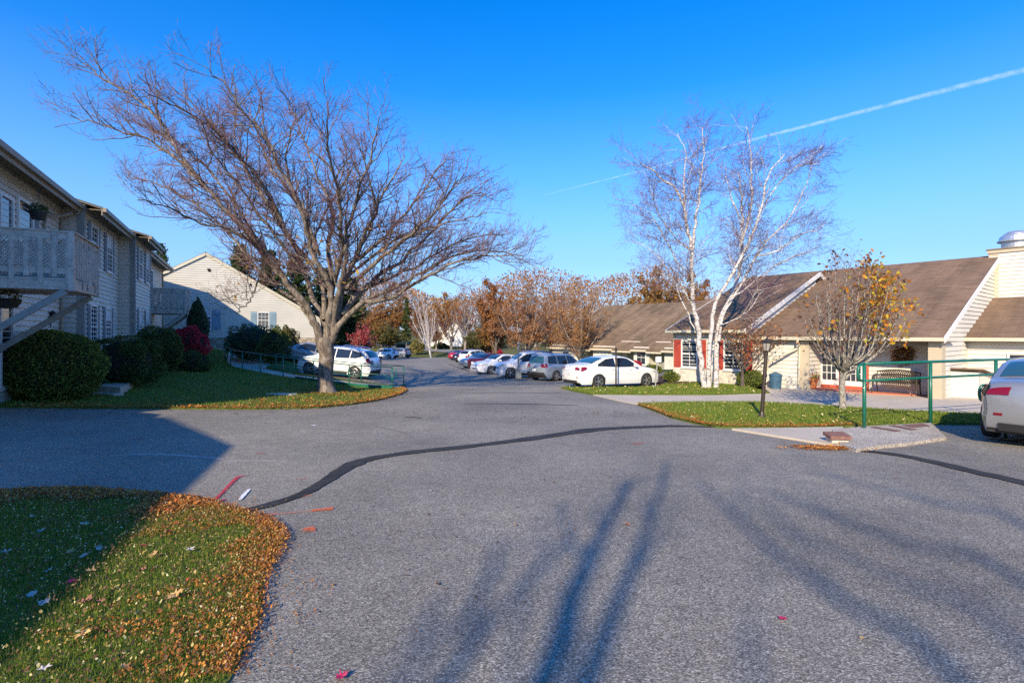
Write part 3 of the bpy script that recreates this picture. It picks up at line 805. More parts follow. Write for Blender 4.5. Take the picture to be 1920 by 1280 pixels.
def siding(m, O, u, n, poly, step=.13, dep=.016, mi=0):
    """lapped boards: every board leans out at its lower edge"""
    O = Vector(O); u = Vector(u); n = Vector(n); z0 = min(p[1] for p in poly); z1 = max(p[1] for p in poly)
    k = math.floor(z0 / step)
    while k * step < z1:
        a, b = max(k * step, z0), min((k + 1) * step, z1); P = clip_z(poly, a, b)
        if len(P) > 2 and b - a > .004:
            pts = [O + u * p[0] + Vector((0, 0, p[1])) + n * (dep * (b - p[1]) / step) for p in P]
            m.quad(pts, mi)
            lo = sorted([p for p in P if abs(p[1] - a) < 1e-6], key=lambda q: q[0])
            if len(lo) > 1:
                e = [lo[0], lo[-1]]; d = dep * (b - a) / step
                q = [O + u * p[0] + Vector((0, 0, a)) for p in e]
                m.quad([q[0], q[1], q[1] + n * d, q[0] + n * d], mi)
        k += 1

UP = Vector((0, 0, 1))
def window(par, O, u, n, uc, z0, z1, w, glass='glass', shut=None, sw=.36, grid=(1, 1), frame='white', sill=True, fw=.06):
    O = Vector(O); u = Vector(u); n = Vector(n)
    c = O + u * uc
    m = MB(True)
    t = .05
    def bx(a0, a1, b0, b1, d0=.02, d1=.02 + t):
        m.obox(c + u * a0 + UP * b0 + n * d0, u * (a1 - a0), n * (d1 - d0), UP * (b1 - b0))
    h = w / 2
    bx(-h, -h + fw, z0, z1); bx(h - fw, h, z0, z1); bx(-h + fw, h - fw, z1 - fw, z1); bx(-h + fw, h - fw, z0, z0 + fw)
    zm = (z0 + z1) / 2
    bx(-h + fw, h - fw, zm - .022, zm + .022, .02, .065)
    for i in range(1, grid[0]): 
        a = -h + fw + (w - 2 * fw) * i / grid[0]; bx(a - .01, a + .01, z0 + fw, zm - .022, .02, .045); bx(a - .01, a + .01, zm + .022, z1 - fw, .02, .045)
    for j in range(1, grid[1]):
        if j * 2 == grid[1]: continue
        b = z0 + fw + (z1 - z0 - 2 * fw) * j / grid[1]; bx(-h + fw, h - fw, b - .01, b + .01, .02, .044)
    if sill: bx(-h - .04, h + .04, z0 - .05, z0 - .002, .015, .11)
    fr = m.build('window', MT[frame], par)
    g = MB(True)
    g.quad([c + u * (-h + fw) + UP * (z0 + fw) + n * .032, c + u * (h - fw) + UP * (z0 + fw) + n * .032, c + u * (h - fw) + UP * (z1 - fw) + n * .032, c + u * (-h + fw) + UP * (z1 - fw) + n * .032])
    g.build('pane', MT[glass], fr)
    if glass == 'glass' and shut != 'redshut' and z1 - z0 > .9 and random.random() < .6:
        b = MB(True)
        zz = z1 - fw - (z1 - z0) * random.choice((.3, .42))
        b.quad([c + u * (-h + fw) + UP * zz + n * .036, c + u * (h - fw) + UP * zz + n * .036, c + u * (h - fw) + UP * (z1 - fw) + n * .036, c + u * (-h + fw) + UP * (z1 - fw) + n * .036])
        b.build('blind', MT['blind'], fr)
    if shut:
        for sg in (-1, 1):
            s = MB(True)
            a0 = -h - sw - .02 if sg < 0 else h + .02
            o = c + u * a0 + UP * (z0 - .02) + n * .018
            s.obox(o, u * sw, n * .03, UP * (z1 - z0 + .04))
            k = 0
            while .08 + k * .07 < z1 - z0 - .1:
                s.obox(o + u * .045 + UP * (.06 + k * .07) + n * .03, u * (sw - .09), n * .012, UP * .035); k += 1
            s.build('shutter', MT[shut], par)
    return fr

def roof_plane(m, pts, mi=0, th=.1):
    """pts: lower-left, lower-right, upper-right, upper-left...; uv in metres along the eave and up the slope"""
    P = [Vector(p) for p in pts]
    u = (P[1] - P[0]).normalized(); nn = u.cross(P[-1] - P[0]).normalized(); v = nn.cross(u)
    uv = [((p - P[0]).dot(u), (p - P[0]).dot(v)) for p in P]
    m.add(P, [tuple(range(len(P)))], mi, [uv])
    Q = [p - UP * th for p in P]
    for i in range(len(P)):
        j = (i + 1) % len(P)
        m.add([P[i], P[j], Q[j], Q[i]], [(0, 1, 2, 3)], mi, [[(0, 0), (.3, 0), (.3, .05), (0, .05)]])
    m.add(Q, [tuple(range(len(Q)))[::-1]], mi, [uv[::-1]])

# ---- the two storey apartment block on the left
dA = Vector((-.462, .887, 0)); nA = Vector((.887, .462, 0)); OA = Vector((-13.4, 13.4, 0))
def fs(px, off=0.):
    b = OA + nA * off; r = (px - 960) / F
    return (r * b.y - b.x) / (dA.x - r * dA.y)
def fz(px, py, off=0.):
    s = fs(px, off); Y = (OA + nA * off + dA * s).y
    return CAM_H + (HOR - py) / F * Y
AB = thing('apartment_building', (OA.x, OA.y, -.3), 'two storey tan clapboard apartment block with lattice balconies on the left', 'building')
EZ = 6.2
SEC = [(-5.2, 5.0, 0.), (5.0, 10.6, .6), (10.6, 15.0, 1.2), (15.0, 24.5, .6)]
m = MB(True); tr = MB(True)
for (s0, s1, o) in SEC:
    zb = -.9
    siding(m, OA + nA * o, dA, nA, [(s0, zb), (s1, zb), (s1, EZ), (s0, EZ)], .17, .04)
for (s, o0, o1) in ((5.0, 0, .6), (10.6, .6, 1.2), (-5.2, -10, 0)):
    siding(m, OA + dA * s + nA * o0, nA, -dA, [(0, -.9), (o1 - o0, -.9), (o1 - o0, EZ), (0, EZ)], .17, .04)
siding(m, OA + dA * 15 + nA * .6, nA, dA, [(0, -.9), (.6, -.9), (.6, EZ), (0, EZ)], .17, .04)
siding(m, OA + dA * 24.5 + nA * -10, nA, dA, [(0, -.9), (10.6, -.9), (10.6, EZ), (5, EZ + 2.4), (0, EZ)], .17, .04)
siding(m, OA - dA * 5.2 - nA * 10, nA, -dA, [(0, EZ), (10, EZ), (5, EZ + 2.3)], .17, .04)
m.quad([OA - nA * 10 + dA * s + UP * z for s, z in ((-5.2, -.9), (24.5, -.9), (24.5, EZ), (-5.2, EZ))])
# the near wing, outside the picture, whose roof shades the asphalt
E1 = Vector((-8.6, -1.05, 0)); dB = Vector((-.375, .927, 0)); nB = Vector((-.927, -.375, 0))
for (a, b, dr, nn, L) in ((E1, E1 - dB * 16, -dB, -nB, 16), (E1 + nB * 10.5, None, -dB, nB, 16)):
    siding(m, a, dr, nn, [(0, -.8), (L, -.8), (L, 5.4), (0, 5.4)], .17, .04)
for q, nn in ((E1, dB), (E1 - dB * 16, -dB)):
    siding(m, q, nB, nn, [(0, -.8), (10.5, -.8), (10.5, 5.4), (5.25, 8.2), (0, 5.4)], .17, .04)
K1 = Vector((-11.5, 4.9, 0))   # low link block added out of view; its shadow closes a lit strip
siding(m, K1, -dA, nA, [(0, -.8), (0.5, -.8), (0.5, 4.15), (0, 4.15)], .17, .04)
siding(m, K1, -nA, dA, [(0, -.8), (9, -.8), (9, 4.15), (4.5, 5.9), (0, 4.15)], .17, .04)
siding(m, K1 - dA * 0.5, -nA, -dA, [(0, -.8), (9, -.8), (9, 4.15), (4.5, 5.9), (0, 4.15)], .17, .04)
wallA = m.build('wall', MT['vinyl_grey'], AB)
# corner boards
for (s, o) in ((5.0, .6), (10.6, 1.2), (15.0, 1.2), (24.5, .6), (-5.2, 0)):
    p = OA + dA * s + nA * o
    tr.obox(p - nA * .15 - dA * .055 - UP * .9, nA * .20, dA * .05, UP * (EZ + .9))
    tr.obox(p + nA * .004 - dA * .004 - UP * .9, dA * (.16 if s not in (15.0, 24.5) else -.16), nA * .045, UP * (EZ + .9))
for o, s0, s1 in ((0, -5.2, 5), (.6, 5, 10.6), (1.2, 10.6, 15), (.6, 15, 24.5)):
    tr.obox(OA + dA * s0 + nA * (o + .042) + UP * (EZ - .22), dA * (s1 - s0), nA * .02, UP * .22)
tr.build('corner_board', MT['greywood'], AB)
r = MB(True); so = MB(True); gu = MB(True)
for i, (s0, s1, o) in enumerate(SEC):
    a0, a1 = s0 - (.35 if i == 0 else 0), s1 + (.5 if i == 3 else 0)
    oe = o + .55; ez = EZ - .02 + .0 * i; pitch = .30
    pk = -5.0; rz = ez + (oe - pk) * pitch
    e0 = OA + nA * oe; k0 = OA + nA * pk
    roof_plane(r, [e0 + dA * a1 + UP * ez, e0 + dA * a0 + UP * ez, k0 + dA * a0 + UP * rz, k0 + dA * a1 + UP * rz], 0, .08)
    roof_plane(r, [OA - nA * 10.5 + dA * a0 + UP * ez, OA - nA * 10.5 + dA * a1 + UP * ez, k0 + dA * a1 + UP * (rz - .004), k0 + dA * a0 + UP * (rz - .004)], 0, .08)
    so.obox(OA + nA * (o + .02) + dA * a0 + UP * (ez - .13), dA * (a1 - a0), nA * .50, UP * .03)
    gu.obox(e0 + nA * .01 + dA * a0 + UP * (ez - .17), dA * (a1 - a0 - .02), nA * .10, UP * .15)
    gu.obox(e0 + nA * .0 + dA * a0 + UP * (ez - .30), dA * (a1 - a0 - .02), nA * -.03, UP * .22)
for sg in (0, 1):
    ea = E1 + nB * (-.5 if sg == 0 else 11.0); kk = E1 + nB * 5.25
    roof_plane(r, [ea + dB * .4 + UP * 5.16, ea - dB * 16.4 + UP * 5.16, kk - dB * 16.4 + UP * 8.27, kk + dB * .4 + UP * 8.27], 0, .08)
for sg in (.05, -9.3):  # roof of the added shading block
    a_ = K1 + nA * sg + UP * 4.1; b_ = K1 - nA * 4.5 + UP * 5.95
    roof_plane(r, [a_ + dA * .1, a_ - dA * .6, b_ - dA * .6, b_ + dA * .1], 0, .08)
rf = r.build('roof', MT['shingle_grey'], AB)
so.build('soffit', MT['soffit'], AB)
gu.build('gutter', MT['gutter'], AB)
# downspouts
for (s, o, z1) in ((4.75, 0, 5.9), (24.2, .6, 5.9)):
    d = MB(True); p = OA + dA * s + nA * (o + .07)
    d.tube([p + nA * .5 + UP * 6.0, p + nA * .45 + UP * 5.85, p + UP * 5.65, p + UP * 5.4, p + UP * 0.2], .045, 8)
    d.build('downspout', MT['gutter'], AB)
d = MB(True); p = OA + dA * 3.1 + nA * .06
d.tube([OA + dA * 4.3 + nA * .45 + UP * 5.75, OA + dA * 4.0 + nA * .2 + UP * 5.55, OA + dA * 3.3 + nA * .06 + UP * 5.45, p + UP * 5.1, p + UP * 3.1], .05, 8)
d.build('downspout', MT['gutter'], AB)
# windows: section B and C, upper and lower
for s in (6.35, 8.75):
    window(AB, OA + nA * .6, dA, nA, s, 4.2, 5.72, 1.0, 'glass', 'blueshut', .34, (2, 2))
for s, g in ((6.25, 'glass'), (8.55, 'glass')):
    window(AB, OA + nA * .6, dA, nA, s, 1.1, 2.72, 1.0, g, 'blueshut', .34, (2, 2))
for s in (11.85, 13.8):
    window(AB, OA + nA * 1.2, dA, nA, s, 4.2, 5.72, .82, 'glass', 'blueshut', .3, (2, 2))
    window(AB, OA + nA * 1.2, dA, nA, s, 1.3, 2.8, .82, 'glass', 'blueshut', .3, (2, 2))
# patio doors behind the balconies
for s0, o, zs in ((-1.0, 0, 2.95), (-1.0, 0, .15), (18.3, .6, 3.15), (18.0, .6, .3)):
    w = 1.7
    dd = MB(True); c = OA + nA * o + dA * s0
    for a0, a1, b0, b1 in ((0, .1, 0, 2.4), (w - .1, w, 0, 2.4), (.1, w - .1, 2.3, 2.4), (.1, w - .1, 0, .12), (w / 2 - .05, w / 2 + .05, .12, 2.3)):
        dd.obox(c + dA * a0 + UP * (zs + b0) + nA * .02, dA * (a1 - a0), nA * .06, UP * (b1 - b0))
    fr = dd.build('patio_door', MT['white'], AB)
    g = MB(True); g.quad([c + dA * a + UP * (zs + b) + nA * .035 for a, b in ((.1, .12), (w - .1, .12), (w - .1, 2.3), (.1, 2.3))]); g.build('pane', MT['glass'], fr)
dd = MB(True); c = OA + dA * 1.0
for a0, a1, b0, b1 in ((0, .08, 0, 1.9), (1.1, 1.18, 0, 1.9), (.08, 1.1, 1.82, 1.9), (.08, 1.1, 0, .08)):
    dd.obox(c + dA * a0 + UP * (3.6 + b0) + nA * .02, dA * (a1 - a0), nA * .06, UP * (b1 - b0))
fr = dd.build('window', MT['white'], AB)
g = MB(True); g.quad([c + dA * a + UP * (3.6 + b) + nA * .035 for a, b in ((.08, .08), (1.1, .08), (1.1, 1.82), (.08, 1.82))]); g.build('pane', MT['glass'], fr)
dd = MB(True); dd.obox(OA + dA * 2.25 + nA * .02 + UP * 3.5, dA * .4, nA * .04, UP * 2.05); dd.build('shutter', MT['blueshut'], AB)
# wall lantern low between doors and corner
w = MB(True); p = OA + dA * 3.75 + nA * .1 + UP * 2.2
w.box(p, (.12, .12, .2)); w.lathe(p + UP * .1, [(.1, 0), (.02, .1)], 6); w.box(p - nA * .07, (.08, .08, .3)); w.box(p - nA * .07 - UP * .2, (.05, .05, .3))
w.build('wall_lantern', MT['black'], AB)

def balcony(off_wall, off_out, s0, s1, zf, zt, lattice_n, label_part=None):
    """deck on braces; lattice panels at both ends, slats along the front"""
    B = MB(True)
    q = lambda s, o, z: OA + dA * s + nA * o + UP * z
    B.obox(q(s0, off_wall, zf - .05), dA * (s1 - s0), nA * (off_out - off_wall), UP * .045)
    fl = B.build('balcony_floor', MT['deck'], AB)
    J = MB(True)
    for s in (s0, s1 - .04): J.obox(q(s, off_wall, zf - .27), dA * .04, nA * (off_out - off_wall), UP * .215)
    J.obox(q(s0 + .04, off_out - .04, zf - .27), dA * (s1 - s0 - .08), nA * .04, UP * .215)
    for k in range(1, 4): J.obox(q(s0 + (s1 - s0) * k / 4, off_wall, zf - .25), dA * .04, nA * (off_out - off_wall - .05), UP * .195)
    J.build('joist', MT['deck'], AB)
    Rl = MB(True)
    for s in (s0 - .045, s1 - .055): Rl.obox(q(s, off_out - .06, zf - .3), dA * .1, nA * .1, UP * (zt - zf + .34))
    for s in (s0, s1 - .06): 
        Rl.obox(q(s, off_wall, zt - .16), dA * .04, nA * (off_out - off_wall - .06), UP * .16)
        Rl.obox(q(s, off_wall, zf + .10), dA * .04, nA * (off_out - off_wall - .06), UP * .14)
        Rl.obox(q(s - .03, off_wall, zt), dA * .1, nA * (off_out - off_wall - .02), UP * .035)
    Rl.obox(q(s0 + .06, off_out - .03, zt - .12), dA * (s1 - s0 - .12), nA * .04, UP * .11)
    Rl.obox(q(s0 + .06, off_out - .03, zf + .08), dA * (s1 - s0 - .12), nA * .04, UP * .1)
    Rl.obox(q(s0 - .04, off_out - .05, zt), dA * (s1 - s0 + .08), nA * .12, UP * .035)
    Rl.build('balcony_rail', MT['deck'], AB)
    S = MB(True); k = s0 + .1
    while k < s1 - .15:
        S.obox(q(k, off_out + .012, zf + (.02 if int(k * 10) % 4 else -.2)), dA * .06, nA * .02, UP * (zt - zf - .03)); k += .15
    S.build('baluster', MT['deck'], AB, kind='stuff') if False else S.build('slat_panel', MT['deck'], AB)
    wid = (off_out - off_wall - .06) / lattice_n
    for s in (s0 - .012, s1 - .02):
        L = MB(True)
        for i in range(lattice_n):
            a = off_wall + wid * i
            L.obox(q(s - .012, a + wid - .05, zf + .02 - (.15 if i % 2 else 0)), dA * .022, nA * .09, UP * (zt - zf - .03))
            w0, h0 = wid - .09, zt - zf - .42
            nst = 4; cell = h0 / nst
            for j in range(nst):
                z0 = zf + .25 + cell * j
                for (p0, p1) in (((0, 0), (w0 / 2, cell / 2)), ((w0 / 2, cell / 2), (w0, cell)), ((w0, 0), (w0 / 2, cell / 2)), ((w0 / 2, cell / 2), (0, cell))):
                    L.bar(q(s, a + .04 + p0[0], z0 + p0[1]), q(s, a + .04 + p1[0], z0 + p1[1]), .014, .035, 0, dA)
                L.bar(q(s, a + .04, z0 + cell / 2), q(s, a + .04 + w0 / 2, z0 + cell), .014, .03, 0, dA)
                L.bar(q(s, a + .04 + w0, z0 + cell / 2), q(s, a + .04 + w0 / 2, z0 + cell), .014, .03, 0, dA)
                L.bar(q(s, a + .04, z0 + cell / 2), q(s, a + .04 + w0 / 2, z0), .014, .03, 0, dA)
                L.bar(q(s, a + .04 + w0, z0 + cell / 2), q(s, a + .04 + w0 / 2, z0), .014, .03, 0, dA)
        L.build('lattice_panel', MT['deck'], AB)
    for s in (s0 + .02, s1 - .06):
        b = MB(True); b.bar(q(s, off_out - .12, zf - .3), q(s, off_wall + .02, zf - 1.75), .09, .14); b.build('brace', MT['greywood'], AB)
balcony(0, 2.06, -2.54, -.2, 2.95, 4.02, 8)
balcony(.6, 2.5, 18.4, 20.9, 3.1, 4.3, 7)
# hanging things at the near balcony
def hanging_basket(p, r, label):
    t = thing('hanging_basket', p, label, 'hanging basket', group='hanging baskets on the apartment block')
    b = MB(); b.lathe((0, 0, 0), [(.02, -.16), (r * .7, -.14), (r, .05), (r * .95, .08)], 14); 
    for k in range(3):
        a = k * 2.1; b.tube([(r * .9 * math.cos(a), r * .9 * math.sin(a), .06), (0, 0, .55)], .006, 4)
    b.tube([(0, 0, .55), (0, 0, .7)], .008, 4)
    b.build('basket', MT['black'], t)
    n = 500; d = RNG.normal(0, 1, (n, 3)); d /= np.linalg.norm(d, axis=1)[:, None]
    c = d * r * RNG.uniform(.6, 1.05, n)[:, None] + np.array([0, 0, .1]); c[:, 2] = np.maximum(c[:, 2], -.1)
    P = leafquads(c, .06) + np.array(p)
    quads_mesh('foliage', P, MT['hedgeleaf'], t)
    return t

def leafquads(c, size, up=.0, elong=.6):
    n = len(c)
    u = RNG.normal(0, 1, (n, 3)); u[:, 2] += up; u /= np.linalg.norm(u, axis=1)[:, None]
    w = RNG.normal(0, 1, (n, 3)); v = np.cross(u, w); v /= np.linalg.norm(v, axis=1)[:, None]
    s = (size * RNG.uniform(.6, 1.35, n))[:, None]
    return np.stack([c - u * s * .5, c - u * s * .05 + v * s * elong * .5, c + u * s * .5, c + u * s * .05 - v * s * elong * .5], 1)
hanging_basket(tuple(ray(72, 402, 13.6)), .2, 'dark hanging basket in front of the upper patio window')
hanging_basket(tuple(ray(10, 566, 12.4)), .3, 'dark round wicker hanging basket under the near balcony')
# entry step
st = thing('entry_step', (-12.3, 16.6, gz(-12.3, 16.6)), 'flat grey concrete entry step between the round bush and the dark hedge', 'step')
P4 = [ray(150, 720, 16.6), ray(226, 736, 15.9), ray(250, 712, 17.6), ray(188, 708, 18.6)]
b = MB(True); zt = sum(p.z for p in P4) / 4
P4 = [Vector((p.x, p.y, zt)) for p in P4]
b.quad(P4[::-1]); 
for i in range(4): b.quad([P4[i], P4[(i + 1) % 4], P4[(i + 1) % 4] - UP * .5, P4[i] - UP * .5])
b.build('slab', MT['concrete'], st)
b = MB(True); q0 = P4[1] - UP * .18 + Vector((.02, -.3, 0)); b.obox(q0, (P4[0] - P4[1]) * 1.0, Vector((.1, .28, 0)), -UP * .4); b.build('lower_tread', MT['concrete'], st)

# ---- gable house behind
uX = Vector((1, 0, 0)); nY = Vector((0, -1, 0))
OG = Vector((-15.6, 42, 0)); uG = Vector((.908, .419, 0)); nG = Vector((.419, -.908, 0))
GH = thing('gable_house', (OG.x, OG.y, -.9), 'pale clapboard house with a broad gable end and blue shutters behind the ramp', 'house')
pk = (-8.2, 7.67); W2 = 16.4; lowz = 2.74
m = MB(True)
siding(m, OG, uG, nG, [(-W2, 1.3), (0, 1.3), (0, lowz), pk, (-W2, lowz)], .17, .036)
siding(m, OG, -nG, uG, [(0, -.9), (15, -.9), (15, lowz), (0, lowz)], .2, .04)
m.quad([OG - uG * W2 - nG * a + UP * z for a, z in ((0, -.9), (15, -.9), (15, lowz), (0, lowz))])
m.quad([OG + uG * a - nG * 15 + UP * z for a, z in ((-W2, -.9), (0, -.9), (0, lowz), pk, (-W2, lowz))])
m.build('wall', MT['vinyl_pale'], GH)
m = MB(True); m.obox(OG + uG * .05 + nG * -.02 - UP * 1.0, -uG * (W2 + .1), nG * .1, UP * 2.3); m.build('stone_base', MT['stone'], GH)
r = MB(True); sl = (pk[1] - lowz) / 8.2
G3 = lambda a, b, z: OG + uG * a + nG * b + UP * z
roof_plane(r, [G3(.35, .07, lowz - .35 * sl + .12), G3(.35, -15.3, lowz - .35 * sl + .12), G3(pk[0], -15.3, pk[1] + .12), G3(pk[0], .07, pk[1] + .12)], 0, .1)
roof_plane(r, [G3(-W2 - .35, -15.3, lowz - .35 * sl + .12), G3(-W2 - .35, .07, lowz - .35 * sl + .12), G3(pk[0], .07, pk[1] + .116), G3(pk[0], -15.3, pk[1] + .116)], 0, .1)
r.build('roof', MT['shingle_grey'], GH)
for a in (.35, -W2 - .35):
    t_ = MB(True); t_.bar(G3(a, .10, lowz - .35 * sl - .04), G3(pk[0], .10, pk[1] - .04), .05, .2, 0, UP); t_.build('rake_board', MT['trim'], GH)
window(GH, OG, uG, nG, -4.31, 2.05, 3.32, .84, 'glass', 'ltblueshut', .46, (3, 4))
window(GH, OG, uG, nG, -8.3, 1.95, 3.35, .9, 'glass', 'ltblueshut', .6, (2, 2))

# ---- right hand clubhouse
aR = Vector((-.616, .788, 0)); bR = Vector((.788, .616, 0)); C1 = Vector((14.84, 17.76, 0)); FL = -.7
q = lambda t, b, z=0.: C1 + aR * t + bR * b + UP * z
CH = thing('clubhouse', (C1.x, C1.y, FL), 'long single storey cream building with brown shingle roofs, red doors and a recessed porch', 'building')
sl = .387; zE = 1.52
zr = lambda b: zE + (b + .35) * sl
m = MB(True)
# front wall left of the porch (t 4.25..6.6), porch back wall, porch cheeks, gable wall along bR, wing
siding(m, q(4.25, 0), aR, -bR, [(0, FL), (2.4, FL), (2.4, zE + .1), (0, zE + .1)], .17, .036)
siding(m, q(0, 1.3), aR, -bR, [(0, FL), (4.4, FL), (4.4, 2.0), (0, 2.0)], .17, .036)
siding(m, q(4.25, .0), bR, -aR, [(0, FL), (1.3, FL), (1.3, 1.6), (0, 1.6)], .17, .036)
m.quad([q(.2, .2, FL), q(.2, 1.3, FL), q(.2, 1.3, 1.6), q(.2, .2, 1.6)])
RG = 9.2; zR = zr(RG)
siding(m, q(-.02, 0), bR, -aR, [(0, FL), (3.7, FL), (3.7, zr(3.7) - .1), (0, zr(0) - .1)], .17, .036)
siding(m, q(-.02, 0), bR, -aR, [(3.7, 1.3), (RG, 1.3), (RG, zR - .1), (3.7, zr(3.7) - .1)], .17, .036)
m.quad([q(-.02, RG, FL), q(-.02, 17, FL), q(-.02, 17, 1.8), q(-.02, RG, zR - .1)])
# right wing front wall and end
siding(m, q(0, 3.7), -aR, -bR, [(0, FL), (11, FL), (11, 1.45), (0, 1.45)], .17, .036)
m.quad([q(-11, 3.7, FL), q(-11, 14, FL), q(-11, 14, 1.5), q(-11, 8.8, 3.2), q(-11, 3.7, 1.5)])
# shuttered section
S0, S1, SO = 6.6, 10.25, -.6
siding(m, q(S0, SO), aR, -bR, [(0, FL - .2), (S1 - S0, FL - .2), (S1 - S0, 1.72), (0, 1.72)], .17, .036)
siding(m, q(S0, SO), bR, -aR, [(0, FL), (7.7, FL), (7.3, 4.4), (0, 1.7)], .17, .036)
m.quad([q(S1, SO, FL - .3), q(S1, 14, FL - .5), q(S1, 14, 1.7), q(S1, SO + 7.6, 4.5), q(S1, SO, 1.7)])
m.build('wall', MT['vinyl'], CH)
ps = MB(True); ps.obox(q(S0 + .2, SO - .045, FL - .25), aR * (S1 - S0 - .2), bR * .02, UP * .95); ps.build('stone_base', MT['palestone'], CH)
r = MB(True)
roof_plane(r, [q(S0 + .0, -.30, zE), q(-.18, -.30, zE), q(-.18, RG, zR), q(11.5, RG, zR), q(11.5, 6, zr(6)), q(S0, 6, zr(6))], 0, .07)
roof_plane(r, [q(-.18, 17.5, zR - 3.3), q(11.5, 17.5, zR - 3.3), q(11.5, RG, zR - .004), q(-.18, RG, zR - .004)], 0, .07)
r.build('roof', MT['shingle'], CH)
r = MB(True)   # shuttered section roof
sz = 1.82; slb = .39
zs = lambda b: sz + (b - (SO - .35)) * slb
roof_plane(r, [q(S1 + .2, SO - .35, sz), q(S0 - .12, SO - .35, sz), q(S0 - .12, 6.9, zs(6.9)), q(S1 + .2, 6.9, zs(6.9))], 0, .07)
roof_plane(r, [q(S0 - .12, 14.2, sz), q(S1 + .2, 14.2, sz), q(S1 + .2, 6.9, zs(6.9) - .004), q(S0 - .12, 6.9, zs(6.9) - .004)], 0, .07)
r.build('roof', MT['shingle'], CH)
r = MB(True)   # right wing roof
roof_plane(r, [q(-.03, 3.3, 1.5), q(-11.3, 3.3, 1.5), q(-11.3, 8.6, 3.25), q(-.03, 8.6, 3.25)], 0, .07)
roof_plane(r, [q(-11.3, 14, 1.5), q(-.03, 14, 1.5), q(-.03, 8.6, 3.246), q(-11.3, 8.6, 3.246)], 0, .07)
r.build('roof', MT['shingle'], CH)
t_ = MB(True)
def rake(m, A, Bp, w=.04, h=.2): m.bar(A, Bp, w, h, 0, UP)
rake(t_, q(-.2, -.35, zE - .1), q(-.2, RG, zR - .1))
rake(t_, q(S0 - .15, SO - .35, sz - .1), q(S0 - .15, 6.9, zs(6.9) - .1), .05, .2)
rake(t_, q(S1 + .23, SO - .35, sz - .1), q(S1 + .23, 6.9, zs(6.9) - .1))
rake(t_, q(S0 - .15, 14.2, sz - .1), q(S0 - .15, 6.9, zs(6.9) - .1), .05, .2)
t_.build('rake_board', MT['white'], CH)
g = MB(True)
g.obox(q(-.2, -.36, zE - .14), aR * (S0 + .1), bR * .10, UP * .13)
g.obox(q(S0 - .12, SO - .47, sz - .14), aR * (S1 - S0 + .3), bR * .12, UP * .13)
g.obox(q(-.03, 3.18, 1.36), -aR * 11.3, bR * .12, UP * .13)
g.build('gutter', MT['trim'], CH)
sf = MB(True)
sf.obox(q(-.2, -.25, zE - .17), aR * (S0 + .1), bR * 1.53, UP * .025)
sf.obox(q(S0 - .12, SO - .34, sz - .17), aR * (S1 - S0 + .3), bR * .33, UP * .025)
sf.obox(q(-.1, 3.3, 1.33), -aR * 11.1, bR * .38, UP * .025)
sf.obox(q(0, .02, zE - .33), aR * 4.2, bR * .16, UP * .16)
sf.build('soffit', MT['soffit'], CH)
def cbx(*a):
    c_ = MB(True); c_.obox(*a); c_.build('corner_board', MT['tanpost'], CH)
cbx(q(-.04, -.02, FL), aR * .36, bR * .36, UP * (zE - FL - .15))      # right pillar
cbx(q(4.22, -.04, FL), aR * .34, bR * .06, UP * (zE - FL - .15))
cbx(q(-.06, -.02, FL), aR * .02, bR * .5, UP * (zE - FL - .1))
cbx(q(-.05, 3.6, FL), aR * .04, bR * .1, UP * (1.33 - FL))
cbx(q(S0 - .03, SO - .03, FL - .2), aR * .14, bR * .04, UP * (1.66 - FL + .2)); cbx(q(S1 - .14, SO - .03, FL - .2), aR * .16, bR * .04, UP * (1.66 - FL + .2))

# red door surround and the two glazed doors
rd = MB(True)
for a0, a1, z0, z1 in ((2.5, 2.66, 0, 2.15), (3.42, 3.56, 0, 2.15), (4.3, 4.44, 0, 2.15), (2.5, 4.44, 1.98, 2.15), (2.5, 4.44, 0, .12)):
    rd.obox(q(a0, 1.3 - .09, FL + .08 + z0), aR * (a1 - a0), bR * .05, UP * (z1 - z0))
rd.build('door_frame', MT['redpaint'], CH)
for a0, a1 in ((2.66, 3.42), (3.56, 4.3)):
    d = MB(True); w = a1 - a0
    def dbx(x0, x1, z0, z1, dd=.03): d.obox(q(a0 + x0, 1.3 - .05, FL + .2 + z0), aR * (x1 - x0), -bR * dd, UP * (z1 - z0))
    dbx(0, .11, 0, 1.85); dbx(w - .11, w, 0, 1.85); dbx(.11, w - .11, 0, .2); dbx(.11, w - .11, 1.72, 1.85)
    for i in (1, 2): dbx(.11 + (w - .22) * i / 3 - .012, .11 + (w - .22) * i / 3 + .012, .2, 1.72, .02)
    for j in range(1, 5): dbx(.11, w - .11, .2 + 1.52 * j / 5 - .012, .2 + 1.52 * j / 5 + .012, .022)
    dr = d.build('door', MT['white'], CH)
    p = MB(True); p.quad([q(a0 + .11, 1.235, FL + .4), q(a1 - .11, 1.235, FL + .4), q(a1 - .11, 1.235, FL + 1.92), q(a0 + .11, 1.235, FL + 1.92)]); p.build('pane', MT['glass'], dr)
    p = MB(True); p.tube([q(a0 + .05, 1.19, FL + 1.15), q(a0 + .05, 1.16, FL + 1.2), q(a0 + .15, 1.16, FL + 1.2)], .012, 5); p.build('handle', MT['iron'], dr)
# porch back wall lamp
wl_ = MB(True); p = q(2.18, 1.12, FL + 1.62)
wl_.lathe(p, [(.04, -.14), (.075, -.1), (.09, .06), (.03, .12), (.01, .16)], 8); wl_.tube([q(2.18, 1.28, FL + 1.7), p + UP * .15], .015, 5)
wl_.build('wall_lamp', MT['iron'], CH)
# windows
for tc, w in ((7.15, .9), (9.35, .9)):
    window(CH, q(0, SO - .0), aR, -bR, tc, .0, 1.32, w, 'glass', 'redshut', .40, (2, 4))
window(CH, q(0, 3.7), -aR, -bR, 1.55, .1, .95, .72, 'glass', None, .3, (1, 1))
